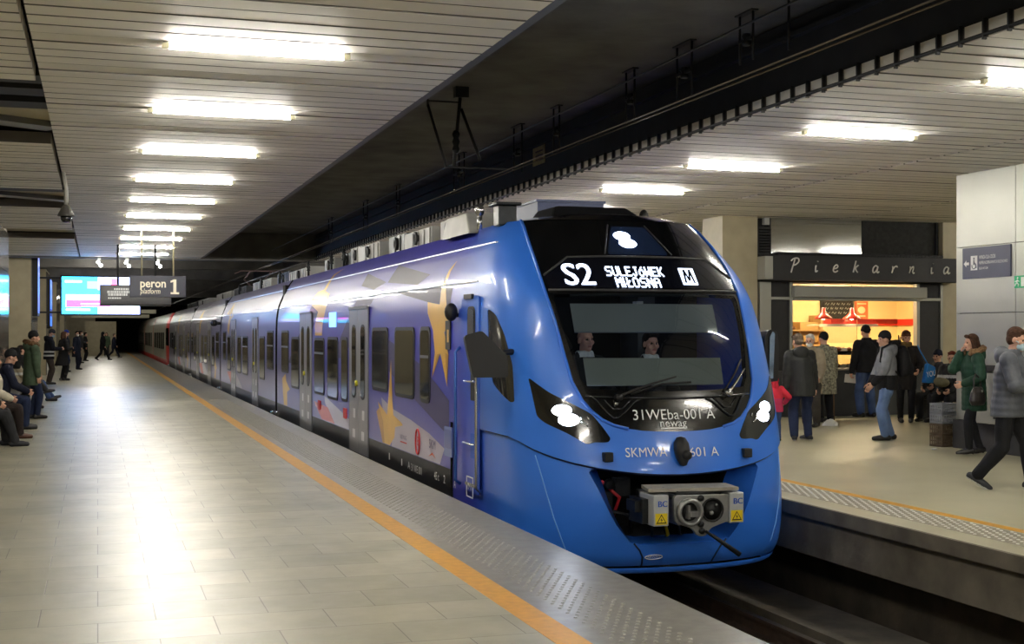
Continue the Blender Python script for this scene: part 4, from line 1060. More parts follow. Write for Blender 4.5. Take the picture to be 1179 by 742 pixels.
# advertising screen
t = thing('video_screen', 'large bright cyan and pink video screen across the platform', 'screen', (.11, 46, 2.3))
b = MB(); b.box(-1.30, 1.30, 0, .16, 0, 1.34); finish('case', b, m_black, t, bevel=.01)
def em(n, c, s): return M(n, c, .4, emit=(c, s))
b = MB(); y = -.004
def q(x0, x1, z0, z1, mi, dy): b.add([(x0,y-dy,z0),(x1,y-dy,z0),(x1,y-dy,z1),(x0,y-dy,z1)], [(0,1,2,3)], mi)
q(-1.25,1.25,.05,1.29,0,0); q(-.1,1.25,.05,.42,1,.002); q(-.1,1.25,.86,1.29,1,.002); q(-.45,-.1,.90,1.15,4,.002)
q(-1.12,.35,.53,.70,1,.004); q(-1.12,.0,.40,.52,2,.004); q(-1.12,-.65,.28,.40,2,.004); q(-.65,.3,.30,.37,2,.005); q(-1.12,-.35,.16,.22,1,.004); q(-1.15,-.62,1.10,1.17,1,.004); q(.32,.5,.9,1.25,3,.004)
finish('picture', b, [em('screen_cyan', (36,175,235), 7), em('screen_white', (176,190,255), 4.5), em('screen_pink', (240,60,205), 5), em('screen_red', (240,90,170), 3), em('screen_pale', (80,195,240), 6)], t)
for z in (.1, 1.25):
    b = MB(); b.box(-2.1, -1.3, .04, .1, z-.03, z+.03); finish('wall_arm', b, m_black, t)
# spotlights on the last beam
m_spot = M('spot_glow', (255,255,250), .4, emit=((250,250,245), 20))
for x, lab in ((.04,'pair of small white spotlights above the video screen edge'), (.87,'pair of small white spotlights above the timetable display'), (1.81,'pair of small white spotlights above the platform sign')):
    t = thing('spotlight', lab, 'spotlight', (x, 42.12, 3.95), group='spotlights on the beam')
    b = MB(); b.box(-.05, .05, -.03, .08, 0, .08); b.tube([(0,0,0),(0,0,-.1)], .012, 6); finish('bracket', b, m_equip, t)
    for dx, dz in ((-.03,-.06), (.05,-.16)):
        b = MB(); b.ell((dx,-.05,dz), (.05,.05,.05)); finish('lamp_head', b, m_spot, t)
# ceiling camera
t = thing('dome_camera', 'dark dome camera hanging by a pipe from the slatted ceiling', 'security camera', (-.44, 20.1, 3.36))
b = MB(); b.tube([(0,0,.2),(0,0,.45),(-.04,0,.70)], .03, 8); finish('pipe', b, M('camera_pipe', (150,148,140), .5), t)
b = MB(); b.lathe([(.03,.22),(.05,.2),(.115,.08),(.12,.05),(.0,.05)], (0,0,0), 'z', 16); finish('hood', b, M('camera_hood', (70,68,64), .5), t)
b = MB(); b.lathe([(.08,.05),(.075,.0),(.05,-.035),(.0,-.045)], (0,0,0), 'z', 16); finish('dome', b, m_mask, t)
t = thing('wall_lightbox', 'tall dark lightbox panel fixed to the second pillar', 'panel', (-1.95, 43.9, 2.25))
b = MB(); b.box(-.02, .14, 0, 1.3, 0, 2.0); finish('case', b, m_black, t, bevel=.01)
b = MB(); b.box(.14, .145, .08, 1.22, .1, 1.9); finish('picture', b, em('poster_blue', (86,120,220), .5), t)
t = thing('blue_poster_display', 'blue lit poster display on the third pillar', 'display', (-1.95, 56.3, 1.9))
b = MB(); b.box(-.02, .1, 0, 2.4, 0, 2.1); finish('case', b, m_black, t)
b = MB(); b.box(.1, .105, .1, 2.3, .1, 2.0); b.box(.1, .108, .3, 1.2, .5, .8, 1); b.box(.1, .108, 1.4, 2.0, .5, .8, 1); finish('picture', b, [em('poster_azure', (60,110,230), 1.1), m_black], t)
# bench along the wall
t = thing('long_bench', 'long dark bench under the polished wall panels', 'bench', (-1.75, 26.5, 0))
b = MB(); b.box(-.21, .19, -6.3, 9.2, .40, .45); finish('seat', b, M('bench_seat', (64,60,56), .5), t, bevel=.01)
for y in (-6, -2.5, 1, 4.5, 8.5):
    b = MB(); b.box(-.15, .12, y-.04, y+.04, 0, .40); finish('leg', b, m_steel, t)

# ------------------------------------------------------------------ the bakery
KY = 23.5
m_fr = M('kiosk_frame', (160,160,150), .4, .3); m_char = M('kiosk_charcoal', (40,40,42), .7, noise=(10, .15)); m_cbase = M('counter_charcoal', (58,60,62), .6, noise=(5, .15)); m_mirr = M('mirror_glass_panel', (190,190,186), .06, .85)
m_cream2 = M('bakery_cream_wall', (236,212,152), .6); m_wood = M('bakery_shelf_wood', (186,142,84), .5, noise=(8, .15)); m_strip = M('bakery_red', (214,52,34), .4)
t = thing('bakery_kiosk', 'bakery kiosk with a lit serving window and dark counter front', 'kiosk', (15.0, KY, 0))
KO = (15.0, KY, 0)
def kp(name, mb, mats, parent=None, **k): return finish(name, mb, mats, parent or t, org=KO, **k)
for x0_, x1_ in ((12.72,12.97),(13.40,13.46),(16.40,16.47),(16.98,17.04)):
    b = MB(); b.box(x0_, x1_, KY, KY+.14, .99 if 13 < x0_ < 16.9 else 0, 2.74); kp('frame_post', b, m_fr, bevel=.006)
for x0_, x1_ in ((12.97,13.40),(16.47,16.98)):
    b = MB(); b.box(x0_, x1_, KY, KY+.14, 2.38, 2.44); kp('frame_rail', b, m_fr, bevel=.006)
for x0_, x1_ in ((12.97,13.40),(16.47,16.98)):
    for z0_, z1_ in ((0, 2.38), (2.44, 2.74)):
        b = MB(); b.box(x0_, x1_, KY+.04, KY+.10, z0_, z1_); kp('side_panel', b, m_char)
b = MB(); b.box(13.44, 16.57, KY-.12, KY+.12, 2.43, 2.66); b.box(13.46, 16.5, KY-.02, KY+.1, 2.37, 2.43); kp('shutter_box', b, M('shutter_grey', (156,156,146), .5), bevel=.015)
b = MB(); b.box(13.0, 16.99, KY-.05, KY+.35, .0, .94); kp('counter', b, m_cbase, bevel=.01)
b = MB(); b.box(13.42, 16.5, KY-.08, KY+.5, .94, .985); kp('counter_top', b, M('counter_top_grey', (150,146,136), .4), bevel=.008)
b = MB(); b.box(12.74, 17.04, KY+.05, KY+.25, 2.74, 3.3); b.box(12.70, 17.02, KY+.3, KY+.4, 3.26, 4.9); kp('upper_wall', b, m_char)
b = MB(); b.box(13.02, 15.19, KY+.20, KY+.30, 3.30, 4.06); kp('mirrored_panel', b, m_mirr)
b = MB(); b.box(15.20, 16.96, KY+.18, KY+.30, 3.26, 4.1); kp('dark_upper_panel', b, M('dark_cloth_panel', (46,46,44), .85, noise=(14, .35)))
for x_ in (12.98, 16.96):
    b = MB(); b.box(x_, x_+.05, KY+.12, KY+.3, 3.26, 4.12); kp('upper_frame', b, m_black)
b = MB()
for i in range(52): b.lathe([(.038,-.12),(.038,.12)], (13.1+i*.075, KY+.0, 3.305), 'y', 8)
kp('corrugated_canopy', b, m_black)
# interior shell
b = MB(); b.box(13.0, 17.9, 26.0, 26.1, 0, 2.9); kp('back_wall', b, m_cream2)
for x_ in (17.6, 13.0):
    b = MB(); b.box(x_, x_+.1, KY+.2, 26, 0, 2.9); kp('inner_side_wall', b, m_cream2)
b = MB(); b.box(13.0, 17.7, KY+.2, 26, 2.72, 2.8); kp('inner_ceiling', b, M('bakery_ceiling', (224,214,190), .7))
b = MB(); b.box(15.3, 17.6, 25.95, 26.0, 1.88, 2.02); b.box(17.55, 17.6, 24.2, 26.0, 1.88, 2.02); kp('red_stripe', b, m_strip)
b = MB(); b.box(14.66, 16.1, 24.5, 25.0, 1.86, 1.89); b.box(14.66, 16.1, 24.47, 24.5, 1.84, 1.90, 0); b.box(14.95, 16.6, 24.5, 24.52, 1.90, 2.01, 1); kp('hood_shelf', b, [M('shelf_white', (230,224,210), .5), m_strip])
b = MB(); b.box(14.2, 17.2, 25.5, 26, .0, 1.0); kp('rear_counter', b, m_wood)
sh_ = MB(); 
for z in (1.42, 1.75): sh_.box(13.4, 15.4, 25.5, 26, z, z+.03)
sh_.box(15.3, 15.36, 25.5, 26, 1.0, 2.1); sh_.box(14.85, 15.3, 25.6, 25.95, 1.5, 1.95); kp('bread_shelf', sh_, m_wood)
# glass display case with two levels
b = MB(); b.box(13.9, 16.35, KY+.22, KY+.75, 1.30, 1.33); b.box(13.9, 16.35, KY+.22, KY+.25, 1.25, 1.33); kp('display_shelf', b, m_black)
b = MB()
for x in (13.9, 15.1, 16.35): b.box(x-.012, x+.012, KY+.22, KY+.25, .985, 1.32)
b.box(13.9, 14.5, KY+.6, KY+.62, 1.16, 1.24, 1); b.box(15.3, 16.3, KY+.6, KY+.62, 1.16, 1.24, 1); b.box(15.62, 16.1, KY+.28, KY+.30, 1.20, 1.25, 2); kp('display_post', b, [m_chrome, m_strip, em('case_fill_light', (240,225,255), 6)])  # small glowing strip added in the case to brighten the bread
b = MB(); b.box(13.9, 16.36, KY+.20, KY+.206, .985, 1.30); kp('display_glass', b, glass('display_case_glass', (240,244,244)))
b = MB(); b.box(14.99, 15.0, KY+.06, KY+.07, 1.35, 2.37); b.box(13.46, 14.99, KY+.06, KY+.066, 1.5, 2.37); kp('serving_window', b, glass('serving_glass', (240,244,244)))
# menu board, poster
mbt = thing('menu_board', 'black chalk menu board on the bakery back wall', 'menu board', (16.0, 25.98, 2.03))
b = MB(); b.box(-.42, .42, -.04, 0, 0, .55); finish('board', b, M('chalkboard', (40,34,30), .8), mbt)
b = MB(); rnd = random.Random(2)
for j in range(4):
    x = -.32
    while x < .3:
        w_ = rnd.uniform(.05,.12); b.tube([(x,-.045,.42-j*.1),(x+w_*.3,-.045,.46-j*.1),(x+w_*.6,-.045,.41-j*.1),(x+w_,-.045,.45-j*.1)], .006, 4); x += w_+.05
finish('chalk_writing', b, M('chalk', (220,216,200), .8), mbt)
pt = thing('bakery_poster', 'orange poster beside the chalk menu in the bakery', 'poster', (16.64, 25.98, 2.03))
b = MB(); b.box(-.17, .17, -.02, 0, 0, .40); finish('sheet', b, M('poster_orange', (226,108,60), .6), pt)
b = MB(); b.ell((0,-.022,.2), (.1,.004,.08)); b.box(-.12, .12, -.024, -.021, .33, .36); b.box(-.1, .1, -.024, -.021, .05, .08); finish('print', b, M('poster_cream', (240,200,150), .6), pt)
# red pendant lamps
m_bulb = M('pendant_bulb', (255,240,200), .4, emit=((255,220,160), 90))
for x, lab in ((14.71,'red pendant lamp over the counter, near the bread shelf'), (15.40,'red pendant lamp below the chalk menu board')):
    l = thing('pendant_lamp', lab, 'lamp', (x, 24.4, 2.0), group='red pendant lamps in the bakery')
    b = MB(); b.lathe([(.19,.0),(.185,.03),(.10,.10),(.05,.14),(.04,.24),(.0,.25)], (0,0,0), 'z', 20); b.lathe([(.185,.002),(.09,.09),(.0,.12)], (0,0,0), 'z', 20, 1); finish('shade', b, [M('pendant_red', (206,44,28), .3, coat=.4), M('pendant_inside', (235,225,205), .5)], l)
    b = MB(); b.tube([(0,0,.25),(0,0,.72)], .008, 6); finish('cord', b, m_black, l)
    b = MB(); b.ell((0,0,.04), (.045,.045,.055)); finish('bulb', b, m_bulb, l)
l = thing('strip_light', 'warm strip light under the bakery ceiling', 'lamp', (15.3, 24.6, 2.66))
b = MB(); b.box(-1.6, 1.6, -.06, .06, 0, .05); finish('housing', b, m_fr, l)
b = MB(); b.box(-1.55, 1.55, -.04, .04, -.02, 0); finish('diffuser', b, M('warm_strip', (255,236,200), .4, emit=((255,232,186), 85)), l)
# bread and rolls
m_bread = [M('bread_crust', (186,120,56), .7, noise=(20, .25)), M('bread_pale', (222,180,112), .7, noise=(20, .2)), M('bread_dark', (120,72,36), .7, noise=(20, .25)), M('cake_white', (232,222,200), .6)]
protos = []
def roll(kind):
    b = MB()
    if kind == 0: b.ell((0,0,.045), (.10,.065,.05), 0, 10, 6); [b.tube([(x,-.05,.075),(x+.02,0,.096),(x+.03,.05,.078)], .006, 4, 1) for x in (-.05,-.01,.03)]
    elif kind == 1: b.ell((0,0,.04), (.06,.06,.045), 0, 10, 6); b.tube([(-.03,0,.083),(.03,0,.083)], .006, 4, 1)
    elif kind == 2:
        pts = [(.07*math.cos(a_), .05*math.sin(a_), .03) for a_ in [PI*.15+PI*1.7*i/8 for i in range(9)]]; b.tube(pts, [.012,.024,.032,.036,.038,.036,.032,.024,.012], 8)
    else: b.box(-.07,.07,-.05,.05,0,.07); b.ell((0,0,.075), (.03,.03,.02), 1, 8, 5)
    return b
NM = ['bread_loaf', 'bread_roll', 'croissant', 'cake_slice']; rows = ((1.33, KY+.38, 14.0, 16.3, 17, 'on the upper display shelf'), (.985, KY+.33, 14.0, 16.3, 18, 'in the lower display case'), (.985, KY+.46, 14.05, 16.3, 15, 'in the lower display case'), (1.45, 25.7, 13.6, 14.8, 8, 'on the wooden shelf behind the counter'), (1.78, 25.7, 13.6, 14.8, 7, 'on the wooden shelf behind the counter'))
rnd = random.Random(11); first = {}
for z, y, x0_, x1_, n, where in rows:
    for i in range(n):
        kd = rnd.choice((0,1,1,2,3)) if y < 25 else rnd.choice((0,0,1)); mi = rnd.choice((0,0,1,1,2)) if kd < 3 else 3; key = (kd, mi); x = x0_+(x1_-x0_)*(i+.5)/n
        if key not in first:
            o = finish(NM[kd], roll(kd), [m_bread[mi], m_bread[1] if mi != 1 else m_bread[0]]); first[key] = o
        else:
            o = first[key].copy(); COL.objects.link(o)
        o.location = (x+rnd.uniform(-.01,.01), y+rnd.uniform(-.02,.02), z); o.rotation_euler = (0, 0, rnd.uniform(-.5,.5)+(1.2 if kd == 0 else 0)); o.scale = (.9,.9,.9)
        tag(o, '%s %s %s of the bakery' % (['crusty', 'pale', 'dark', 'iced'][mi], NM[kd].replace('_', ' '), where), 'bread' if kd < 3 else 'cake', '%s %s %s' % (['crusty', 'pale', 'dark', 'iced'][mi], NM[kd].replace('_', ' '), where))
# sign board with handwritten lettering
t2 = thing('bakery_sign', 'dark sign board with handwritten white lettering Piekarnia', 'sign', (15.03, KY-.35, 2.76))
b = MB(); b.box(-2.20, 2.24, 0, .30, 0, .50); finish('board', b, M('sign_charcoal', (44,44,46), .6, noise=(12, .12)), t2, bevel=.008)
b = MB(); b.box(-2.38, -2.20, .02, .34, .02, .48); finish('end_plate', b, m_fr, t2, bevel=.006)
def stroke(mb, pts, x, z, s, r=.0155):
    P_ = [Vector(p) for p in pts]; out = []
    if len(P_) > 2:
        for i in range(len(P_)-1):
            p0, p1, p2, p3 = P_[max(i-1,0)], P_[i], P_[i+1], P_[min(i+2,len(P_)-1)]
            for k in range(4):
                u = k/4; out.append(.5*((2*p1)+(p2-p0)*u+(2*p0-5*p1+4*p2-p3)*u*u+(3*p1-p0-3*p2+p3)*u**3))
        out.append(P_[-1])
    else: out = P_
    mb.tube([(x+(q[0]+.22*q[1])*s, -.008, z+q[1]*s) for q in out], r, 5)
LET = {'P': [[(.1,-.1),(.15,.5),(.22,1.05)], [(-.12,.9),(.1,1.1),(.5,1.12),(.62,.85),(.4,.6),(.15,.52)]], 'i': [[(.1,.55),(.12,.2),(.2,.0),(.35,.1)], [(.2,.86),(.21,.90)]],
       'e': [[(.0,.28),(.3,.36),(.36,.52),(.18,.62),(.0,.4),(.02,.1),(.22,.0),(.45,.12)]], 'k': [[(.05,0),(.08,.6),(.1,1.0)], [(.42,.62),(.2,.42),(.08,.34)], [(.16,.4),(.3,.15),(.48,.0)]],
       'a': [[(.42,.5),(.2,.62),(.0,.4),(.02,.1),(.18,.0),(.36,.2),(.43,.5)], [(.43,.55),(.42,.15),(.5,.0),(.64,.1)]], 'r': [[(.02,.6),(.1,.3),(.06,.0)], [(.08,.25),(.22,.52),(.4,.6),(.52,.5)]],
       'n': [[(.02,.6),(.08,.3),(.04,.0)], [(.06,.2),(.2,.5),(.34,.58),(.38,.4),(.36,.1),(.46,.0),(.56,.06)]]}
for ch, x in zip('Piekarnia', (-1.83,-1.30,-.86,-.40,.06,.50,.92,1.42,1.76)):
    b = MB()
    for st in LET[ch]: stroke(b, st, x, .18, .235)
    finish('letter', b, M('sign_white', (224,222,214), .5), t2)
# air vent and small box over the sign
t3 = thing('vent_grille', 'black louvred air vent over the bakery sign', 'vent', (12.88, KY+.1, 3.30))
b = MB(); b.box(-.16, .14, 0, .18, 0, .56); finish('case', b, m_char, t3)
b = MB()
for i in range(9): b.obox((0,-.01,.05+i*.056), (.13,0,0), (0,.02,-.012), (0,.003,.006))
finish('slat', b, m_blk, t3)
t3 = thing('junction_box', 'pale junction box above the louvred vent', 'box', (12.93, KY+.1, 3.90)); b = MB(); b.box(-.06,.06,0,.1,0,.17); finish('case', b, m_equip, t3, bevel=.008)

# ------------------------------------------------------------------ the panelled wall: signs and vent cabinet
t = thing('direction_sign', 'navy sign with arrow and lift pictogram on the grey panels', 'sign', (12.2, 15.8, 2.5))
b = MB(); b.box(-.02, 0, -.53, .53, 0, .45); finish('plate', b, M('sign_navy_wall', (58,62,90), .45), t)
b = MB(); X_ = -.0215
b.box(X_, -.02, .19, .34, .12, .33, 0)
b.add([(X_,.50,.22),(X_,.44,.27),(X_,.44,.24),(X_,.38,.24),(X_,.38,.20),(X_,.44,.20),(X_,.44,.17)], [(0,1,2),(0,2,5),(0,5,6),(2,3,4,5)], 0)
text_on(b, 'WINDA DLA OSÓB', .075, (X_,-.03,.30), (0,-1,0), (0,0,1), 0, width=.36); text_on(b, 'NIEPEŁNOSPRAWNYCH RUCHOWO', .06, (X_,-.16,.22), (0,-1,0), (0,0,1), 0, width=.62); text_on(b, 'ELEVATOR', .045, (X_,.05,.14), (0,-1,0), (0,0,1), 0, width=.2)
finish('lettering', b, M('sign_letter', (226,226,226), .5), t)
b = MB(); X2 = -.0235; b.ell((X2,.265,.29), (.002,.016,.016)); b.tube([(X2,.265,.27),(X2,.265,.20),(X2,.22,.20),(X2,.21,.15)], .008, 5); b.tube([(X2,.265+.045*math.cos(a_),.185+.045*math.sin(a_)) for a_ in [PI*.6+1.5*PI*i/10 for i in range(11)]], .006, 5); finish('pictogram', b, M('sign_navy_wall'), t)
t = thing('exit_sign', 'small green emergency exit sign with running figure', 'sign', (12.2, 15.02, 2.33))
b = MB(); b.box(-.02, 0, -.17, .17, 0, .17); finish('plate', b, M('exit_green', (20,140,90), .5, emit=((20,140,90), .3)), t)
b = MB(); X_ = -.022; b.ell((X_,.10,.14), (.002,.014,.014)); b.tube([(X_,.10,.12),(X_,.11,.075),(X_,.08,.05),(X_,.085,.02)], .009, 5); b.tube([(X_,.11,.075),(X_,.14,.05),(X_,.155,.03)], .009, 5); b.tube([(X_,.145,.09),(X_,.10,.105),(X_,.065,.09)], .008, 5); b.box(X_, -.021, -.10, .03, .02, .15); finish('running_figure', b, M('exit_white', (235,240,235), .5), t)
t = thing('vent_cabinet', 'grey metal cabinet with black louvres against the panelled wall', 'cabinet', (12.02, 15.0, 0))
b = MB(); b.box(-.06, .1, -2.4, 1.0, .42, 1.14); finish('body', b, m_metalw, t, bevel=.01)
b = MB(); b.box(-.10, .12, -2.4, 1.0, 1.17, 1.25); b.box(-.05, .1, -2.35, .2, 1.14, 1.17); finish('dark_ledge', b, M('ledge_dark', (38,38,40), .5), t)
for yv in (.14, -1.0):
    b = MB(); b.box(-.075, -.06, yv-.62, yv+.2, .50, 1.02); v_ = finish('louvre_frame', b, m_blk, t)
    b = MB()
    for i in range(10): b.obox((-.08, yv-.21, .53+i*.05), (0,.38,0), (.012,0,-.012), (.003,0,.003))
    finish('louvre', b, m_steel, v_, org=(0,0,0))
# bench of the far platform
t = thing('platform_bench', 'dark metal bench under the two seated people', 'bench', (15.62, 21.25, 0))
b = MB(); b.box(-.25, .22, -.9, .9, .40, .445); finish('seat', b, M('bench_steel', (70,72,74), .4, .6), t, bevel=.01)
b = MB(); b.box(.24, .28, -.9, .9, .60, .95); finish('backrest', b, M('bench_steel'), t, bevel=.01)
for y in (-.7, .7):
    b = MB(); b.box(-.2, .2, y-.03, y+.03, 0, .40); finish('leg', b, m_steel, t)
    b = MB(); b.box(.2, .26, y-.02, y+.02, .40, .95); finish('back_post', b, m_steel, t)
# stacked crates
def crate(z, m, lab, h):
    c = thing('plastic_crate', lab, 'crate', (12.12, 16.7, z), math.radians(8), 'crates beside the woman in green')
    w_, d_ = .155, .13
    b = MB(); b.box(-w_, w_, -d_, d_, 0, .015)
    for zz in (0, h-.03): 
        b.box(-w_, w_, -d_, -d_+.015, zz, zz+.03); b.box(-w_, w_, d_-.015, d_, zz, zz+.03); b.box(-w_, -w_+.015, -d_, d_, zz, zz+.03); b.box(w_-.015, w_, -d_, d_, zz, zz+.03)
    b.box(-w_, w_, -d_+.001, -d_+.012, h*.5-.008, h*.5+.008); b.box(-w_+.001, -w_+.012, -d_, d_, h*.5-.008, h*.5+.008)
    for i in range(9):
        x = -w_+.01+i*(2*w_-.02)/8; b.box(x-.008, x+.008, -d_, -d_+.013, 0, h); b.box(x-.008, x+.008, d_-.013, d_, 0, h)
    for i in range(7):
        y = -d_+.01+i*(2*d_-.02)/6; b.box(-w_, -w_+.013, y-.008, y+.008, 0, h); b.box(w_-.013, w_, y-.008, y+.008, 0, h)
    finish('lattice', b, m, c)
m_cg = M('crate_grey', (140,144,150), .55); m_cb = M('crate_brown', (96,82,64), .6)
crate(.002, m_cb, 'brown plastic crate at the bottom of the stack', .17); crate(.175, m_cb, 'brown plastic crate under the grey crates of the stack', .17); crate(.348, m_cg, 'grey plastic crate resting on the brown crates', .15); crate(.501, m_cg, 'grey plastic crate on top of the stack', .15)
# litter
g = MB(); rnd = random.Random(9)
pts = []
for i in range(5):
    for k in range(12):
        a_ = 2*PI*k/12; r_ = (.16,.15,.11,.06,.0)[i]*rnd.uniform(.75,1.2); pts.append((r_*math.cos(a_), r_*.8*math.sin(a_), (0,.035,.075,.10,.11)[i]*rnd.uniform(.8,1.15)))
g.add(pts, [(i*12+k, i*12+(k+1) % 12, (i+1)*12+(k+1) % 12, (i+1)*12+k) for i in range(4) for k in range(12)], 0, True)
o = finish('plastic_bag', g, M('white_plastic', (226,228,228), .4)); o.location = (12.86, 21.1, 0); tag(o, 'crumpled white plastic bag on the floor near the cane', 'plastic bag')
g = MB(); g.ell((0,0,.015), (.05,.035,.015)); o = finish('paper_scrap', g, M('white_paper', (220,220,216), .7)); o.location = (11.6, 16.2, 0); tag(o, 'small white paper scrap on the floor before the crates', 'litter')
# ------------------------------------------------------------------ people
def sgnm(s): return 1 if s > 0 else -1
class Sk:
    """overlapping tapered limbs and masses, fused into one continuous skin when built"""
    def __init__(s): s.mb = MB()
    def tube(s, pts, rads, seg=12):
        pts = [Vector(p) for p in pts]
        for i in range(len(pts)):
            r = rads[i]; s.mb.ell(pts[i], (r, r, r), 0, seg, 8)
            if i: 
                if (pts[i]-pts[i-1]).length > 1e-5: s.mb.tube([pts[i-1], pts[i]], [rads[i-1], rads[i]], seg)
        return s
    def ell(s, c, r, rot=None): s.mb.ell(c, r, 0, 16, 10, rot); return s
    def rings(s, secs, R=None, seg=20):
        """secs: (centre, half width, half depth); R turns the section about the vertical"""
        vs = []
        for c, rx, ry in secs:
            for k in range(seg):
                t = 2*PI*k/seg; p = Vector((rx*math.cos(t), ry*math.sin(t), 0))
                vs.append(Vector(c)+(R @ p if R is not None else p))
        n = len(secs); fs = [(i*seg+k, i*seg+(k+1) % seg, (i+1)*seg+(k+1) % seg, (i+1)*seg+k) for i in range(n-1) for k in range(seg)]
        fs += [tuple(range(seg))[::-1], tuple((n-1)*seg+k for k in range(seg))]
        s.mb.add(vs, fs); return s
    def build(s, name, mats, parent, voxel=.01, smooth=3, post=None, matfn=None, label=None):
        me = bpy.data.meshes.new('tmp'); me.from_pydata([tuple(v) for v in s.mb.v], [], s.mb.f)
        bm = bmesh.new(); bm.from_mesh(me); bmesh.ops.recalc_face_normals(bm, faces=bm.faces); bm.to_mesh(me); bm.free()
        ob = bpy.data.objects.new('tmp', me); COL.objects.link(ob)
        md = ob.modifiers.new('r', 'REMESH'); md.mode = 'VOXEL'; md.voxel_size = voxel; md.use_smooth_shade = True
        if smooth:
            md = ob.modifiers.new('s', 'SMOOTH'); md.factor = .5; md.iterations = smooth
        dg = bpy.context.evaluated_depsgraph_get(); dg.update()
        m2 = bpy.data.meshes.new_from_object(ob.evaluated_get(dg)); m2.name = name
        bpy.data.objects.remove(ob); bpy.data.meshes.remove(me)
        m2.materials.clear()
        mats = mats if isinstance(mats, (list, tuple)) else [mats]
        for m in mats: m2.materials.append(m)
        n = len(m2.vertices); co = np.empty(n*3); m2.vertices.foreach_get('co', co); co = co.reshape(-1, 3)
        if post is not None:
            co = post(co); m2.vertices.foreach_set('co', co.ravel())
        if matfn is not None:
            nf = len(m2.polygons); ce = np.empty(nf*3); m2.polygons.foreach_get('center', ce); ce = ce.reshape(-1, 3)
            m2.polygons.foreach_set('material_index', matfn(ce).astype(np.int32))
        m2.polygons.foreach_set('use_smooth', np.ones(len(m2.polygons), dtype=bool)); m2.update()
        o = bpy.data.objects.new(name, m2); COL.objects.link(o); o.parent = parent
        if label: o['label'] = label
        return o
def ik(a, b, l1, l2, hint):
    a, b, hint = Vector(a), Vector(b), Vector(hint); d = b-a; L = d.length
    if L > (l1+l2)*.999: b = a+d*((l1+l2)*.999/L); d = b-a; L = d.length
    x = (l1*l1-l2*l2+L*L)/(2*L); h = math.sqrt(max(0, l1*l1-x*x)); e = d/L
    p = hint-e*hint.dot(e)
    if p.length < 1e-4: p = Vector((0,1,0))-e*e.y
    return a+e*x+p.normalized()*h, b
def cloth(name, c, rough=.85, noise=(7, .22), bump=(9, .55)): return M(name, c, rough, noise=noise, bump=bump, spec=.25)
m_skin = M('skin', (206,160,136), .55, noise=(12, .06)); m_lip = M('lips', (168,96,88), .5); m_eye = M('eye_dark', (36,28,24), .3)
m_maskb = M('surgical_mask_blue', (176,204,216), .7); m_maskw = M('white_face_mask', (222,224,226), .7)

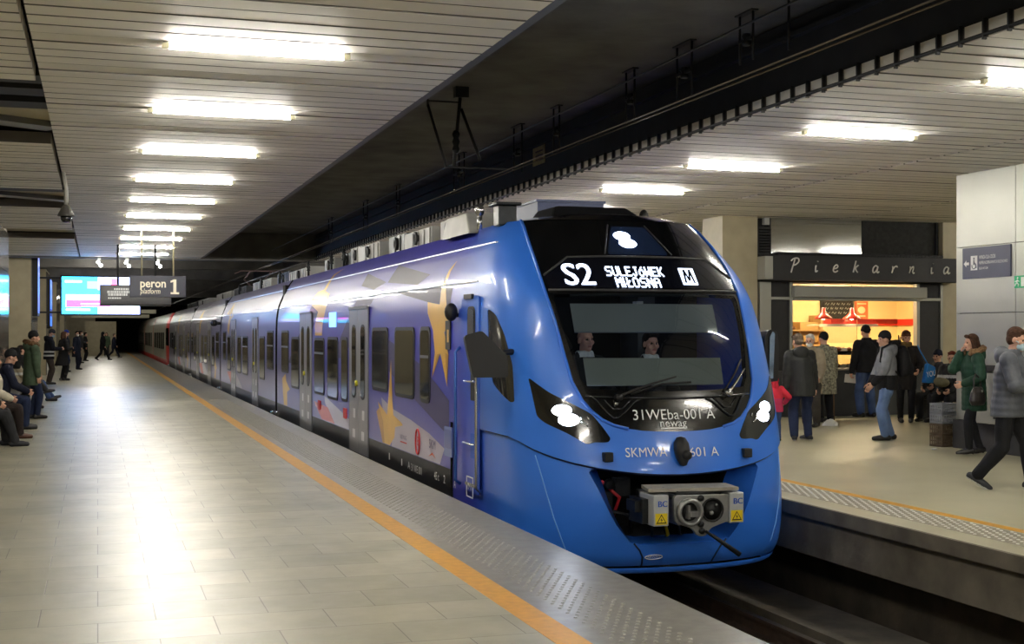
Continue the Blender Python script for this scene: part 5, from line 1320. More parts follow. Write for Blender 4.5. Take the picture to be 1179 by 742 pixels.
def person(label, loc, heading, height=1.75, pose=None, wear=None, vox=.0085, skin=None, group=None):
    p = dict(pelvis=(0,0,.93), lean=2, side=0, twist=0, head=(0,0), footL=(-.10,-.01,.08), footR=(.10,.01,.08), yawL=8, yawR=-8, pitchL=0, pitchR=0,
             handL=(-.27,.03,.80), handR=(.27,.03,.80), elbL=(-.5,-1,-.2), elbR=(.5,-1,-.2), kneeL=(-.1,1,0), kneeR=(.1,1,0), curl=.45, curlL=None, curlR=None,
             dirL=None, dirR=None, palmL=None, palmR=None)
    p.update(pose or {}); w = wear or {}
    k = height/1.75; V = lambda t: Vector(t)*k
    root = thing('person', label, 'person', loc, -math.radians(heading), group)
    pel = V(p['pelvis']); la, sa = math.radians(p['lean']), math.radians(p['side'])
    U = Vector((math.sin(sa), math.sin(la), math.cos(la)*math.cos(sa))).normalized()
    tw = Matrix.Rotation(-math.radians(p['twist']), 3, 'Z'); R = tw @ Vector((1,0,0)); F = tw @ Vector((0,1,0))
    chest = pel+U*.33*k; neck = pel+U*.53*k
    sh = {s: neck-U*.065*k+R*s*.175*k for s in (-1, 1)}
    hip = {s: pel+Vector((s*.09*k,0,-.03*k)) for s in (-1, 1)}
    hy, hp = math.radians(p['head'][0]), math.radians(p['head'][1])
    HM = tw @ Matrix.Rotation(-hy, 3, 'Z') @ Matrix.Rotation(hp, 3, 'X')     # head axes: x right, y forward, z up
    hc = neck+U*.075*k+HM @ V((0,.02,.085))
    hd = lambda x, y, z: hc+HM @ V((x, y, z))
    arm, leg = {}, {}
    for s, n in ((-1, 'L'), (1, 'R')):
        e, h = ik(sh[s], V(p['hand'+n]), .285*k, .26*k, p['elb'+n]); arm[s] = (sh[s], e, h)
        kn, an = ik(hip[s], V(p['foot'+n]), .425*k, .42*k, p['knee'+n]); leg[s] = (hip[s], kn, an)
    # --- the body, one skin
    b = Sk()
    b.rings([(pel-U*.06*k, .150*k, .105*k), (pel, .160*k, .11*k), (pel+U*.14*k, .135*k, .10*k), (pel+U*.30*k, .160*k, .115*k), (pel+U*.42*k, .165*k, .105*k), (pel+U*.50*k, .09*k, .075*k)], tw)
    b.tube([pel+U*.42*k+R*-.1*k, pel+U*.45*k, pel+U*.42*k+R*.1*k], [.07*k,.075*k,.07*k])
    b.tube([neck-U*.04*k, hc-HM @ V((0,.01,.06))], [.062*k, .056*k])
    b.ell(hd(0,-.012,.035), V((.074,.094,.092)), HM); b.ell(hd(0,.024,-.045), V((.056,.066,.070)), HM); b.ell(hd(0,.062,-.092), V((.028,.026,.022)), HM)
    b.tube([hd(0,.082,.02), hd(0,.106,-.025)], [.010*k,.017*k]); b.tube([hd(-.018,.088,-.028), hd(.018,.088,-.028)], [.011*k,.011*k])
    b.tube([hd(-.04,.066,.034), hd(0,.076,.03), hd(.04,.066,.034)], [.013*k,.014*k,.013*k])
    b.tube([hd(-.02,.078,-.06), hd(0,.084,-.058), hd(.02,.078,-.06)], [.009*k,.012*k,.009*k])
    for s in (-1, 1):
        b.ell(hd(s*.078,-.005,-.005), V((.012,.022,.033)), HM); b.ell(hd(s*.045,.055,-.02), V((.025,.025,.025)), HM)
        a, e, h = arm[s]; b.tube([a, a.lerp(e, .5), e, e.lerp(h, .35), h], [.056*k,.050*k,.041*k,.042*k,.027*k])
        a, kn, an = leg[s]; b.tube([a, a.lerp(kn, .5), kn, kn.lerp(an, .35), an], [.086*k,.075*k,.056*k,.057*k,.038*k])
        n = 'L' if s < 0 else 'R'
        d = Vector(p['dir'+n]).normalized() if p['dir'+n] else (h-e).normalized()
        pn = Vector(p['palm'+n]) if p['palm'+n] else Vector((-s, .15, 0)); pn = pn-d*pn.dot(d); pn = pn.normalized() if pn.length > 1e-3 else Vector((0,0,-1))
        t = d.cross(pn)*s; c = p['curl'+n] if p['curl'+n] is not None else p['curl']
        for off in (-.026,-.009,.009,.026): b.tube([h+t*off*.5*k, h+d*.045*k+t*off*k, h+d*.085*k+t*off*1.05*k], [.017*k,.0145*k,.0115*k])
        for off, sc in ((.029,.95), (.010,1.06), (-.010,1.0), (-.029,.80)):
            q = h+d*.085*k+t*off*1.05*k; pts = [q]; ang = 0
            for j, L in enumerate((.043,.027,.021)):
                ang += c*(1, 1.15, .9)[j]; q = q+(d*math.cos(ang)+pn*math.sin(ang)+t*off*.9*(1 if j == 0 else .3))*L*sc*k; pts.append(q)
            b.tube(pts, [.0098*k,.0092*k,.0083*k,.0068*k], 8)
        q = h+d*.022*k+t*.026*k; q1 = q+(d*.62+t*.75+pn*.25).normalized()*.042*k; q2 = q1+(d*.85+t*(.35-c*.3)+pn*(.25+c*.4)).normalized()*.032*k; q3 = q2+(d*.95+pn*(.1+c*.6)).normalized()*.024*k
        b.tube([q, q1, q2, q3], [.016*k,.0125*k,.0105*k,.008*k], 8)
        # the bare foot inside the shoe
        ya, pi_ = math.radians(p['yaw'+n]), math.radians(p['pitch'+n]); fm = Matrix.Rotation(-ya, 3, 'Z') @ Matrix.Rotation(pi_, 3, 'X')
        b.tube([an, an+fm @ V((0,-.03,-.035)), an+fm @ V((0,.08,-.045)), an+fm @ V((0,.15,-.055))], [.038*k,.033*k,.033*k,.022*k], 10)
    eyes = [np.array(hd(s*.031,.078,.008)) for s in (-1, 1)]; mouth = np.array(hd(0,.088,-.06))
    def facemat(ce):
        m = np.zeros(len(ce)); 
        for e in eyes: m[np.linalg.norm(ce-e, axis=1) < .0135*k] = 2
        dm = ce-mouth; dm = dm @ np.array(HM); m[(np.abs(dm[:, 0]) < .024*k) & (np.abs(dm[:, 2]) < .0085*k) & (np.abs(dm[:, 1]) < .02*k)] = 1
        return m
    b.build('body', [skin or m_skin, m_lip, m_eye], root, vox, 2, matfn=facemat)
    cv = max(.010, vox)
    # --- trousers
    if w.get('trousers'):
        m, fit = w['trousers']; g = Sk()
        g.rings([(pel-U*.09*k, .150*k, .11*k), (pel, .172*k, .125*k), (pel+U*.12*k, .155*k, .115*k)], tw)
        for s in (-1, 1):
            a, kn, an = leg[s]; low = an+(kn-an).normalized()*.02*k
            f_ = fit
            pts = [a]; rd = [.098*k]
            for t_, r_ in ((.3,.094),(.6,.083),(.88,.071)): pts.append(a.lerp(kn, t_)); rd.append((r_*(1+f_*.5)+.006*math.sin(t_*31+s))*k)
            pts.append(kn); rd.append(.069*(1+f_)*k)
            for t_, r_ in ((.2,.070),(.45,.066),(.7,.060),(.9,.060)): pts.append(kn.lerp(low, t_)); rd.append((r_*(1+f_)+.005*math.sin(t_*23+s*2))*k)
            pts.append(low); rd.append(.057*(1+f_)*k); g.tube(pts, rd)
        g.build('trousers', m, root, cv, 2)
    # --- shoes
    sk_, sm_ = w.get('shoes', ('shoe', M('black_shoe_leather', (26,25,26), .45)))
    for s, n in ((-1, 'L'), (1, 'R')):
        an = leg[s][2]; kn = leg[s][1]; ya, pi_ = math.radians(p['yaw'+n]), math.radians(p['pitch'+n]); fm = Matrix.Rotation(-ya, 3, 'Z') @ Matrix.Rotation(pi_, 3, 'X')
        g = Sk(); P_ = lambda x, y, z: an+fm @ V((x, y, z))
        if sk_ == 'heel':
            g.tube([P_(0,-.05,-.022), P_(0,.03,-.034), P_(0,.09,-.050), P_(0,.165,-.060)], [.046*k,.046*k,.046*k,.030*k]); g.tube([P_(0,-.055,-.01), P_(0,-.055,-.075)], [.016*k,.009*k]); g.tube([an, an+(kn-an).normalized()*.09*k], [.045*k,.047*k])
        else:
            g.tube([P_(0,-.055,-.035), P_(0,.02,-.032), P_(0,.10,-.042), P_(0,.175,-.048)], [.045*k,.046*k,.047*k,.036*k])
            g.tube([an-(kn-an).normalized()*.03*k, an+(kn-an).normalized()*(.22 if sk_ == 'tall' else .10 if sk_ == 'boot' else .02)*k], [.048*k, .062*k if sk_ == 'tall' else .052*k])
        inv = np.array(fm.inverted()); ac = np.array(an)
        def flat(co, inv=inv, ac=ac, fm=np.array(fm)):
            l = (co-ac) @ inv.T; l[:, 2] = np.maximum(l[:, 2], -.079*k); return l @ fm.T+ac
        mats = [sm_]; mf = None
        if w.get('sole'):
            mats = [sm_, w['sole']]; mf = lambda ce, inv=inv, ac=ac: (((ce-ac) @ inv.T)[:, 2] < -.058*k).astype(int)
        g.build('shoe', mats, root, cv*.85, 2, post=flat, matfn=mf)
    # --- jacket or coat
    t_ = w.get('top')
    if t_:
        hem = t_.get('hem', .08); lo = t_.get('loose', 1.0); fl = t_.get('flare', 1.0); puff = t_.get('puff', 0); g = Sk()
        prof = [(-hem, .185*fl, .15*fl), (-hem*.5, .188*(1+fl)/2, .15*(1+fl)/2), (0, .186, .147), (.14, .172, .140), (.28, .188, .148), (.38, .195, .142), (.44, .16, .12), (.50, .10, .09), (.535, .075, .075)]
        if hem < .02: prof = [(-.05, .18, .14)]+prof[2:]
        secs = []; N_ = 36
        ts = [a[0] for a in prof]
        for i in range(N_+1):
            t = ts[0]+(ts[-1]-ts[0])*i/N_; rx = np.interp(t, ts, [a[1] for a in prof]); ry = np.interp(t, ts, [a[2] for a in prof])
            kk = (1+puff*.055*abs(math.sin(t*PI/.075))-puff*.02)*lo
            c = pel+(U*t if t > 0 else Vector((0, U.y*t*.25, t)))*k
            if t < .02 and t_.get('swing'): c = c+V(t_['swing'])*(-t/hem if hem else 0)
            secs.append((c, rx*kk*k, ry*kk*k))
        g.rings(secs, tw)
        for s in (-1, 1):
            a, e, h = arm[s]; pts, rd = [], []
            for (A, B, ra, rb) in ((a, e, .078, .066), (e, h, .065, .050)):
                for j in range(8):
                    t = j/8; pts.append(A.lerp(B, t)); rd.append((ra+(rb-ra)*t)*k*lo*(1+puff*.08*abs(math.sin((t+.1)*4*PI*.5+.4)))+.003*math.sin(j*2.3+s))
            pts.append(h-(h-e).normalized()*.01*k); rd.append(.050*k*lo); g.tube(pts, rd)
            g.tube([neck-U*.03*k+R*s*.05*k, a], [.06*k, .07*k*lo])
        if t_.get('collar', True):
            for q in range(12):
                an_ = 2*PI*q/12; c = neck+U*.015*k+R*math.cos(an_)*.072*k+F*math.sin(an_)*.065*k; g.ell(c, V((.03,.03,.045)))
        if t_.get('hood'):
            g.ell(neck-F*.10*k-U*.02*k, V((.135,.085,.105)), tw); g.tube([neck+R*-.10*k-F*.03*k, neck-F*.13*k+U*.02*k, neck+R*.10*k-F*.03*k], [.045*k,.065*k,.045*k])
        if t_.get('hood_up'):
            g.ell(hd(0,-.03,.03), V((.105,.115,.125)), HM); g.tube([hd(0,-.05,-.05), neck-F*.02*k], [.095*k,.10*k])
        mats = t_['mat'] if isinstance(t_['mat'], (list, tuple)) else [t_['mat']]
        mf = None
        if t_.get('split'):
            fn = t_['split']; mf = lambda ce: fn(ce, np.array(pel), k)
        g.build(t_.get('name', 'jacket'), mats, root, cv, 2, matfn=mf)
        if t_.get('fur'):
            g = Sk(); rnd = random.Random(3)
            for q in range(26):
                an_ = PI*(-.15)+PI*1.3*q/25; c = neck+U*(.03+.05*max(0, math.sin(an_)))*k+R*math.cos(an_)*.135*k-F*math.sin(an_)*.145*k
                for _ in range(3): g.ell(c+Vector((rnd.uniform(-.02,.02), rnd.uniform(-.02,.02), rnd.uniform(-.025,.025)))*k, V((.034,.034,.034)))
            g.build('fur_trim', t_['fur'], root, cv, 1)
    if w.get('scarf'):
        g = Sk()
        for q in range(16):
            an_ = 2*PI*q/16; g.ell(neck+U*.04*k+R*math.cos(an_)*.085*k+F*(math.sin(an_)*.085+.01)*k, V((.036,.036,.05)))
        g.tube([neck+F*.10*k+R*.02*k, neck+F*.15*k-U*.16*k], [.04*k,.045*k]); g.build('scarf', w['scarf'], root, cv, 2)
    # --- head wear and hair
    if w.get('hair'):
        m, st = w['hair']; g = Sk()
        if st == 'bald': g.ell(hd(0,-.030,.008), V((.078,.082,.05)), HM)
        else:
            g.ell(hd(0,-.026,.052), V((.083,.098,.090)), HM); g.ell(hd(0,-.045,.0), V((.080,.070,.075)), HM)
            g.tube([hd(-.05,.055,.105), hd(0,.068,.11), hd(.05,.055,.105)], [.022*k,.024*k,.022*k])
            if st == 'long':
                for s in (-1, 1): g.tube([hd(s*.066,.005,.04), hd(s*.082,.0,-.03), hd(s*.08,-.01,-.10), hd(s*.065,-.02,-.14)], [.03*k,.032*k,.034*k,.026*k])
                g.tube([hd(0,-.07,.02), hd(0,-.08,-.06), hd(0,-.075,-.14)], [.06*k,.066*k,.055*k])
        g.build('hair', m, root, min(cv, .009), 2)
    if w.get('hat'):
        m = w['hat']; g = Sk(); g.ell(hd(0,-.016,.062), V((.087,.104,.093)), HM)
        for q in range(20):
            an_ = 2*PI*q/20; g.ell(hd(math.cos(an_)*.077, -.014+math.sin(an_)*.092, .048+.012*math.sin(an_)), V((.017,.017,.024)), HM)
        if w.get('pompom'): g.ell(hd(0,-.02,.175), V((.028,.028,.028)))
        g.ell(hd(0,-.062,.018), V((.066,.05,.05)), HM)
        g.build('hat', m, root, min(cv, .009), 2)
    if w.get('cap'):
        m = w['cap']; g = Sk(); g.ell(hd(0,-.016,.07), V((.086,.102,.075)), HM); g.ell(hd(0,.10,.062), V((.06,.06,.012)), HM); g.build('cap', m, root, min(cv, .009), 2)
    if w.get('mask'):
        m = w['mask']; g = Sk(); g.ell(hd(0,.052,-.055), V((.060,.062,.052)), HM); g.tube([hd(-.078,.0,.0), hd(-.05,.07,-.03), hd(.05,.07,-.03), hd(.078,.0,.0)], [.006*k,.012*k,.012*k,.006*k]); g.build('face_mask', m, root, min(cv, .009), 2)
    if w.get('glasses'):
        g = MB()
        for s in (-1, 1):
            g.tube([hd(s*.033+.022*math.cos(q*PI/6), .098, .008+.017*math.sin(q*PI/6)) for q in range(13)], .003, 5)
        g.tube([hd(-.011,.1,.01), hd(.011,.1,.01)], .003, 5); finish('glasses', g, m_blk, root)
    root['_'] = 0; del root['_']
    W_ = root.matrix_basis.copy()
    mw = Matrix.Translation(Vector(loc)) @ Matrix.Rotation(-math.radians(heading), 4, 'Z')
    info = dict(hand={s: mw @ arm[s][2] for s in arm}, elbow={s: mw @ arm[s][1] for s in arm}, sh={s: mw @ sh[s] for s in sh}, chest=mw @ chest, neck=mw @ neck, head=mw @ hc, k=k, mw=mw)
    return root, info

# cloths
c_black = cloth('black_cloth', (30,30,33)); c_charc = cloth('charcoal_cloth', (52,53,56)); c_navy = cloth('navy_cloth', (30,34,52)); c_jean = cloth('blue_denim', (64,84,126), noise=(5, .3)); c_djean = cloth('dark_denim', (40,50,78), noise=(5, .3))
c_ljean = cloth('light_denim', (104,128,170), noise=(4, .3)); c_grey = cloth('grey_fleece', (132,134,140)); c_dgrey = cloth('grey_puffer', (92,95,102), rough=.5); c_green = cloth('green_parka', (34,66,50), rough=.6)
c_olive = cloth('olive_parka', (76,92,72)); c_beige = cloth('beige_coat', (170,158,136)); c_red = cloth('red_jacket', (212,52,70)); c_pink = cloth('pink_jacket', (196,58,96)); c_brown = cloth('brown_knit', (92,58,42)); c_fur = cloth('brown_fur', (150,118,86), noise=(40, .5), bump=(60, 1.0)); c_dfur = cloth('dark_brown_fur', (112,84,58), noise=(40, .5), bump=(60, 1.0))
c_camo = M('patterned_knit', (150,148,130), .9, noise=(26, .75), bump=(20, .5)); c_scarf = cloth('ochre_scarf', (112,92,60)); c_white = cloth('white_shirt', (214,214,210)); c_tan = cloth('tan_leather', (108,64,44), rough=.5)
h_brown = cloth('brown_hair', (78,54,40), noise=(30, .4), bump=(40, .8)); h_grey = cloth('grey_brown_hair', (112,98,84), noise=(30, .3), bump=(40, .8)); h_white = cloth('white_hair', (228,227,222), noise=(30, .2), bump=(40, .8)); h_dark = cloth('dark_hair', (40,32,28), noise=(30, .3), bump=(40, .8)); h_red = cloth('reddish_hair', (112,48,36), noise=(30, .3), bump=(40, .8))
s_black = M('black_shoe_leather', (26,25,26), .45); s_brown = M('brown_boot_leather', (88,56,42), .5, noise=(6, .2)); s_sneak = M('dark_sneaker', (40,42,48), .7); s_sole = M('white_sole', (206,206,204), .6)

# ---- on the platform with the bakery
G1 = 'people on the far platform'
# child in red holding the hand of the man in the dark hooded coat
person('child in a red hooded jacket and jeans holding a man by the hand', (10.17, 18.30, 0), 10, 1.02, dict(handR=(.30,.12,1.02), elbR=(1,-.5,-1), handL=(-.24,.08,.8), head=(20,0)),
       dict(trousers=(c_jean, .25), shoes=('boot', s_sneak), top=dict(mat=[c_red, c_pink], hem=.14, loose=1.18, puff=1, hood_up=True, split=lambda ce, pe, k: (ce[:, 2] < pe[2]+.22*k).astype(int))), group=G1)
person('man in a black hooded coat and dark jeans leading a small child', (10.62, 18.25, 0), 12, 1.70, dict(lean=5, side=-3, handL=(-.30,.02,.70), handR=(.26,.10,.82), head=(-14,-16), footL=(-.13,.0,.08), footR=(.12,.05,.08), yawR=-20, yawL=18),
       dict(trousers=(c_djean, .22), shoes=('shoe', s_sneak), sole=s_sole, hair=(h_grey, 'short'), top=dict(mat=cloth('black_coat_sheen', (48,49,48), rough=.55), hem=.20, loose=1.16, hood=True)), group=G1)
person('white-haired man in a white face mask and beige coat', (12.35, 20.9, 0), 222, 1.69, dict(lean=6, handL=(-.2,.25,.92), handR=(.26,.1,.8), head=(6,-8)),
       dict(trousers=(cloth('grey_trousers', (70,66,62)), .25), hair=(h_white, 'short'), mask=m_maskw, top=dict(mat=c_beige, hem=.30, loose=1.1)), group=G1)
r_, i_cane = person('man in a grey patterned knit coat and black hat leaning on a cane', (13.25, 21.9, 0), 8, 1.72, dict(lean=6, handR=(.26,.16,.84), dirR=(0,.5,-.8), curlR=.9, head=(-10,-5)),
       dict(trousers=(c_black, .2), hat=c_black, top=dict(mat=c_camo, hem=.38, loose=1.1, flare=1.05, name='coat')), group=G1)
hp_ = i_cane['hand'][1]
b = MB(); b.tube([(hp_.x+.02, hp_.y+.05, 0), (hp_.x+.01, hp_.y+.06, hp_.z-.06)], .012, 8); b.tube([(hp_.x+.01, hp_.y+.06, hp_.z-.06), (hp_.x+.0, hp_.y+.0, hp_.z-.035), (hp_.x-.01, hp_.y+.13, hp_.z-.05)], .013, 8)
tag(finish('walking_cane', b, [M('cane_wood', (120,88,60), .45)], org=(hp_.x+.02, hp_.y+.05, 0)), 'brown walking cane in the hand of the man in the patterned coat', 'cane')
r_, i_ctr = person('man in a black jacket, black hat and blue jeans at the bakery counter', (14.88, 23.02, 0), 8, 1.86, dict(handL=(-.30,.02,.86), curlL=.8, handR=(.2,.28,1.08), head=(0,-12), footL=(-.13,-.02,.08), footR=(.12,.02,.08), yawL=-25, yawR=-15),
       dict(trousers=(c_jean, .3), hat=c_black, top=dict(mat=c_black, hem=.08, loose=1.14)), group=G1)
h_ = i_ctr['hand'][-1]
b = MB(); b.obox((h_.x-.0, h_.y+.03, h_.z-.14), (.15,.01,-.015), (0,.003,0), (.012,0,.085)); tag(finish('paper_sheet', b, M('white_paper', (220,220,216), .7), org=(h_.x, h_.y, h_.z-.1)), 'white sheet of paper held by the man at the bakery counter', 'paper')
r_, i_bp = person('man in a grey hoodie, black hat and light jeans wearing a backpack', (11.98, 17.95, 0), 292, 1.73, dict(handL=(-.2,.26,.92), handR=(.2,.24,.88), lean=3, head=(-8,-2), footL=(-.11,.06,.08), footR=(.12,-.08,.08)),
       dict(trousers=(c_ljean, .18), shoes=('shoe', s_black), hat=c_black, top=dict(mat=[c_grey, c_black], hem=.12, loose=1.1, hood=True, name='hooded_jacket', split=lambda ce, pe, k: (ce[:, 2] < pe[2]+.12*k).astype(int))), group=G1)
mw = i_bp['mw']; c = mw.inverted() @ i_bp['chest']
bp_t = thing('backpack', 'black backpack on the back of the man in the grey hoodie', 'backpack', tuple(mw @ Vector((0,-.24,c.z-.24))), -math.radians(292))
g = Sk(); g.rings([(Vector((0,0,0)), .13, .06), (Vector((0,-.02,.05)), .16, .10), (Vector((0,-.02,.25)), .165, .105), (Vector((0,.0,.42)), .14, .09), (Vector((0,.02,.50)), .08, .05)]); g.rings([(Vector((0,-.10,.03)), .11, .05), (Vector((0,-.12,.14)), .12, .055), (Vector((0,-.10,.22)), .11, .04)])
g.build('bag', cloth('backpack_black', (24,24,27)), bp_t, .012, 2)
for s in (-1, 1):
    b = MB(); b.tube([(s*.08,.03,.46), (s*.11,.16,.56), (s*.12,.35,.46), (s*.13,.38,.25), (s*.13,.1,.06)], .018, 6); finish('strap', b, cloth('backpack_black', (24,24,27)), bp_t)
r_, i_bh = person('woman in a brown knit hat, ochre scarf and black coat on the phone', (14.70, 21.42, 0), 212, 1.74, dict(handR=(.13,.10,1.54), elbR=(1,-.2,-1), dirR=(-.2,-.1,1), palmR=(-1,0,0), curlR=.7, handL=(-.22,.22,1.0), head=(-12,-4)),
       dict(trousers=(c_black, .0), shoes=('boot', s_black), hat=c_brown, scarf=c_scarf, hair=(h_brown, 'short'), top=dict(mat=c_charc if False else cloth('brownish_black_coat', (40,37,36)), hem=.30, loose=1.08, name='coat')), group=G1)
h_ = i_bh['hand'][1]
b = MB(); b.obox((h_.x-.03, h_.y-.03, h_.z+.07), (.012,.03,0), (.003,-.002,0), (0,0,.065)); tag(finish('mobile_phone', b, M('phone_black', (18,18,20), .25), org=(h_.x, h_.y, h_.z)), 'dark phone held to the ear of the woman in the brown hat', 'phone')
bb = thing('shoulder_bag', 'bright blue cloth bag with white letters at the hip of the woman in brown hat', 'bag', (14.98, 21.1, .76))
b = MB(); b.prism(rounded([(-.13,0),(.10,.0),(.13,.30),(-.05,.38)], .04), 'y', -.05, .05); finish('bag', b, M('bag_blue', (24,120,196), .6), bb, bevel=.015)
b = MB(); text_on(b, 'YOU', .15, (.02,-.052,.17), (1,0,.2), (-.1,0,1), 0, width=.2); finish('print', b, m_print, bb)
b = MB(); b.tube([(-.02,0,.36),(-.18,.02,.62),(-.2,.06,.72)], .012, 6); finish('strap', b, M('bag_blue', (24,120,196), .6), bb)
# two sitting on the bench
G2 = 'people sitting on benches'
SEAT = dict(pelvis=(0,-.03,.585), lean=-6, footL=(-.13,.40,.08), footR=(.13,.38,.08), handL=(-.12,.28,.66), handR=(.12,.28,.66), curl=.6)
person('seated man in a navy knit hat and dark jacket on the bench', (15.50, 21.60, 0), 245, 1.72, dict(SEAT, handL=(-.16,.36,.72), head=(5,-4)),
       dict(trousers=(c_charc, .25), shoes=('boot', s_black), hat=c_navy, top=dict(mat=cloth('slate_jacket', (66,66,70)), hem=.02, loose=1.15)), group=G2)
person('seated woman with reddish hair and glasses in a dark jacket on the bench', (15.28, 20.85, 0), 240, 1.70, dict(SEAT, head=(-12,-8)),
       dict(trousers=(c_black, .2), shoes=('shoe', s_black), hair=(h_red, 'short'), glasses=True, top=dict(mat=[c_charc, M('reflective_band', (170,172,174), .5)], hem=.02, loose=1.15, split=lambda ce, pe, k: ((ce[:, 2] > pe[2]+.30*k) & (ce[:, 2] < pe[2]+.36*k)).astype(int))), group=G2)
b = thing('cloth_bag', 'khaki cloth bag on the lap of the seated red-haired woman', 'bag', (15.0, 20.72, .70))
g = Sk(); g.ell((0,0,.08), (.13,.16,.09)); g.ell((-.03,.05,.10), (.1,.1,.08)); g.build('bag', cloth('khaki_bag', (120,116,92)), b, .012, 2)
# woman in green by the crates
r_, i_gr = person('woman in a dark green parka with fur hood and high-heeled boots', (11.60, 15.30, 0), 285, 1.66, dict(pelvis=(0,0,.96), footL=(-.07,.10,.105), footR=(.08,-.12,.105), handR=(.09,.17,1.50), elbR=(.25,.5,-1), dirR=(-.2,-.3,.9), palmR=(-.3,-1,0), handL=(-.22,.24,1.06), curl=.7, head=(-6,-4)),
       dict(trousers=(c_black, -.05), shoes=('heel', s_black), hair=(h_brown, 'long'), top=dict(mat=c_green, hem=.30, loose=1.14, puff=.7, fur=c_fur, hood=True, name='parka')), group=G1)
h_ = i_gr['elbow'][-1]
hb = thing('handbag', 'dark leather handbag on the arm of the woman in the green parka', 'handbag', (h_.x-.12, h_.y-.08, .72), math.radians(20))
g = Sk(); g.rings([(Vector((0,0,0)), .13, .05), (Vector((0,0,.06)), .17, .075), (Vector((0,0,.18)), .14, .06), (Vector((0,0,.25)), .09, .03)]); g.build('bag', M('handbag_leather', (44,40,40), .35, noise=(10, .2)), hb, .01, 2)
b = MB(); b.tube([(-.09,0,.2),(-.06,.02,.36),(.02,.04,.42),(.08,.02,.36),(.10,0,.2)], .012, 8); finish('handle', b, M('handbag_leather'), hb)
b = MB(); b.lathe([(0,-.008),(.018,-.008),(.018,.008),(0,.008)], (.0,-.066,.19), 'y', 10); finish('clasp', b, m_chrome, hb)
# man striding past at the frame's edge
r_, i_wk = person('man in a grey puffer jacket and face mask walking past the vent cabinet', (9.42, 11.85, 0), 140, 1.78, dict(pelvis=(0,0,.92), lean=5, footL=(-.09,.22,.085), footR=(.10,-.30,.14), pitchR=-30, handL=(-.10,.34,1.16), handR=(.10,.34,1.13), elbL=(-.7,-.6,-.6), elbR=(.7,-.6,-.6), palmL=(0,0,1), palmR=(0,0,1), curl=.7, head=(6,-14)),
       dict(trousers=(c_black, .2), shoes=('boot', s_sneak), sole=s_sole, hair=(h_brown, 'short'), mask=m_maskb, top=dict(mat=c_dgrey, hem=.14, loose=1.16, puff=1, hood=True)), group=G1)
h_ = i_wk['hand'][-1]; mw = i_wk['mw']
b = MB(); c = mw @ Vector((0,.43*1.02,1.21)); b.obox(c, (.036*math.cos(.9),.036*math.sin(.9),0), (-.07*math.sin(.9)*-1*.9,.0,.03), (0,0,.004)); tag(finish('mobile_phone', b, M('phone_black', (18,18,20), .25), org=tuple(c)), 'phone in the hands of the walking man in the grey puffer jacket', 'phone')

# ---- crew behind the windscreen
CR = dict(pelvis=(0,0,.90), lean=0, footL=(-.12,.40,.46), footR=(.12,.40,.46), handL=(-.2,.30,1.0), handR=(.2,.30,1.0))
m_skd = M('skin_crew', (200,150,128), .55)
def sit(d, dz): 
    o = dict(d); 
    for q in ('pelvis','footL','footR','handL','handR'): o[q] = (o[q][0], o[q][1], o[q][2]+dz)
    return o
person('bald train driver in a white collar sitting behind the windscreen', (4.80, 12.62, 0), 168, 1.75, sit(CR, .035), dict(trousers=(c_black, .2), shoes=('shoe', s_black), hair=(h_dark, 'bald'), top=dict(mat=[c_black, c_white], hem=.02, split=lambda ce, pe, k: ((ce[:, 2] > pe[2]+.52*k) & (np.abs(ce[:, 0]) < .09)).astype(int))), skin=m_skd, vox=.009, group='train crew')
person('dark-haired crew member sitting beside the driver in the cab', (5.58, 12.72, 0), 176, 1.72, sit(CR, .02), dict(trousers=(c_black, .2), shoes=('shoe', s_black), hair=(h_dark, 'short'), top=dict(mat=[c_black, c_white], hem=.02, split=lambda ce, pe, k: ((ce[:, 2] > pe[2]+.52*k) & (np.abs(ce[:, 0]) < .09)).astype(int))), skin=m_skd, vox=.009, group='train crew')

# ---- on the tiled platform
G3 = 'people waiting on the tiled platform'
person('woman in an olive parka, black hat and jeans standing near the benches', (-1.25, 27.6, 0), 72, 1.74, dict(handL=(-.27,.05,.80), handR=(.27,.06,.80), footL=(-.06,.02,.08), footR=(.10,.08,.08), head=(4,-2)),
       dict(trousers=(c_djean, .0), shoes=('boot', s_black), hat=c_black, top=dict(mat=c_olive, hem=.26, loose=1.12, fur=c_dfur, hood=True, name='parka')), vox=.011, group=G3)
b = thing('backpack', 'black backpack on the back of the woman in the olive parka', 'backpack', (-1.53, 27.5, 1.0), -math.radians(72))
g = Sk(); g.rings([(Vector((0,0,0)), .13, .06), (Vector((0,-.02,.05)), .16, .10), (Vector((0,-.02,.25)), .165, .105), (Vector((0,.0,.42)), .10, .06)]); g.build('bag', cloth('backpack_black', (24,24,27)), b, .015, 2)
ST = dict(SEAT, lean=14, handL=(-.08,.42,.66), handR=(.08,.42,.66), head=(0,-14), palmL=(1,0,0), palmR=(-1,0,0))
person('seated man in a black knit hat with clasped hands on the bench', (-1.62, 24.6, 0), 82, 1.78, ST, dict(trousers=(c_djean, .25), shoes=('shoe', s_black), hat=c_black, top=dict(mat=c_navy, hem=.02, loose=1.15)), vox=.010, group=G2)
person('person in a cream jacket with brown boots sitting on the bench', (-1.62, 22.5, 0), 84, 1.72, dict(SEAT, lean=4, footL=(-.10,.30,.08), footR=(.12,.42,.08)), dict(trousers=(cloth('brown_black_trousers', (50,42,40)), .2), shoes=('tall', s_brown), hair=(h_brown, 'long'), top=dict(mat=cloth('cream_jacket', (206,198,178)), hem=.02, loose=1.2)), vox=.010, group=G2)
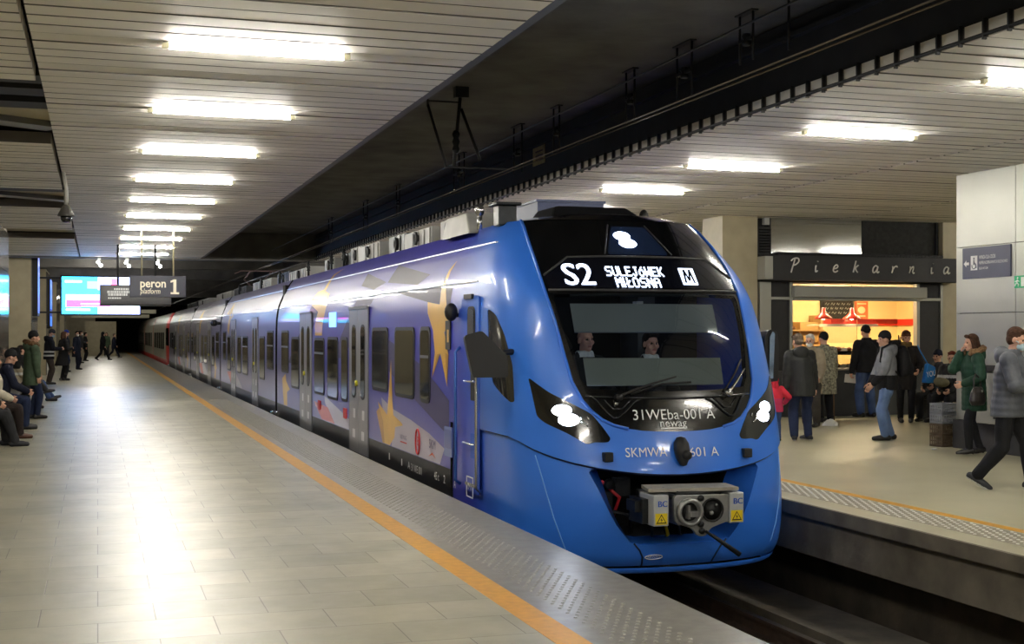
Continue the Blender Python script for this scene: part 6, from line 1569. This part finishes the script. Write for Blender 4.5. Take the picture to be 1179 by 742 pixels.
person('person in dark clothes at the bench end by the polished panel', (-1.70, 20.95, 0), 84, 1.72, dict(SEAT, footR=(.12,.52,.08)), dict(trousers=(c_charc, .25), shoes=('shoe', s_sneak), hat=c_charc, top=dict(mat=c_charc, hem=.02, loose=1.15)), vox=.011, group=G2)
person('seated person in a beige coat with crossed legs behind the olive parka', (-1.72, 31.3, 0), 80, 1.72, dict(SEAT, footL=(-.05,.62,.42), footR=(.10,.36,.08), yawL=0, pitchL=10, kneeL=(0,.3,1), handL=(-.1,.32,.74)), dict(trousers=(c_charc, .2), shoes=('boot', s_black), hair=(h_dark, 'short'), top=dict(mat=[c_beige, c_white], hem=.04, loose=1.15, split=lambda ce, pe, k: (np.abs(ce[:, 2]-pe[2]-.22*k) < .03).astype(int))), vox=.011, group=G2)
person('person in a dark jacket and jeans sitting with legs stretched by the bench', (-1.72, 34.6, 0), 80, 1.75, dict(SEAT, footL=(-.10,.66,.10), footR=(.10,.55,.08), pitchL=18), dict(trousers=(c_jean, .15), shoes=('boot', s_black), hair=(h_dark, 'short'), top=dict(mat=c_charc, hem=.02, loose=1.15)), vox=.011, group=G2)
person('man in a black coat and dark hat looking at his phone by the pillar', (-1.55, 46.0, 0), 84, 1.84, dict(handL=(-.10,.36,1.12), handR=(.10,.36,1.12), curl=.7, head=(0,-22), lean=4), dict(trousers=(cloth('brown_trousers', (76,66,58)), .2), shoes=('boot', s_black), hat=c_charc, mask=m_maskb, top=dict(mat=[c_black, c_white], hem=.14, loose=1.12, hood=True, split=lambda ce, pe, k: ((np.abs(ce[:, 2]-pe[2]+.02*k) < .03) | (np.abs(ce[:, 2]-pe[2]-.10*k) < .03)).astype(int))), vox=.014, group=G3)
person('woman in a swinging black coat and tall boots', (-1.18, 49.6, 0), 60, 1.76, dict(handL=(-.2,.2,1.0), handR=(.15,.25,1.15), head=(0,4)), dict(trousers=(c_black, .0), shoes=('tall', s_black), hair=(h_brown, 'long'), top=dict(mat=c_black, hem=.40, loose=1.12, flare=1.25, name='coat', swing=(-.02,-.08,0))), vox=.014, group=G3)
person('person in a blue hat and dark jacket against the pillar', (-1.35, 60.5, 0), 84, 1.84, dict(head=(0,-5)), dict(trousers=(c_djean, .25), hat=cloth('bright_blue_hat', (44,74,190)), top=dict(mat=c_navy, hem=.15, loose=1.12)), vox=.016, group=G3)
person('man in a face mask and long navy coat', (-.95, 64.5, 0), 120, 1.80, dict(head=(30,0), footR=(.14,.16,.08)), dict(trousers=(c_navy, .5), shoes=('boot', s_black), hair=(h_dark, 'short'), mask=m_maskw, top=dict(mat=cloth('dark_navy_coat', (34,40,56)), hem=.36, loose=1.12, flare=1.1, name='coat')), vox=.016, group=G3)
person('person in light trousers and a dark jacket further along the platform', (-.95, 78, 0), 90, 1.84, dict(handL=(-.1,.3,1.1)), dict(trousers=(c_beige, .25), hair=(h_dark, 'short'), mask=m_maskw, top=dict(mat=c_charc, hem=.1, loose=1.12)), vox=.018, group=G3)
person('person in black standing beyond the light trousers', (-.75, 84, 0), 80, 1.76, {}, dict(trousers=(c_black, .2), hair=(h_dark, 'short'), top=dict(mat=c_black, hem=.2, loose=1.12)), vox=.018, group=G3)
WK = dict(pelvis=(0,0,.89), footL=(-.08,.36,.09), footR=(.08,-.36,.14), pitchR=-30, handL=(-.26,-.12,.84), handR=(.26,.2,.86))
person('person in a black hood striding across the far platform end', (.30, 86, 0), 110, 1.82, WK, dict(trousers=(c_black, .15), top=dict(mat=c_black, hem=.22, loose=1.15, hood_up=True)), vox=.018, group=G3)
person('person in a dark coat walking beside the tactile strip far away', (1.06, 94, 0), 100, 1.72, WK, dict(trousers=(c_navy, .1), hair=(h_grey, 'short'), top=dict(mat=c_navy, hem=.25, loose=1.1)), vox=.018, group=G3)
person('person in olive seen between the two walkers', (.62, 101, 0), 180, 1.75, {}, dict(trousers=(c_charc, .2), hair=(h_brown, 'long'), top=dict(mat=c_olive, hem=.3, loose=1.1)), vox=.02, group=G3)
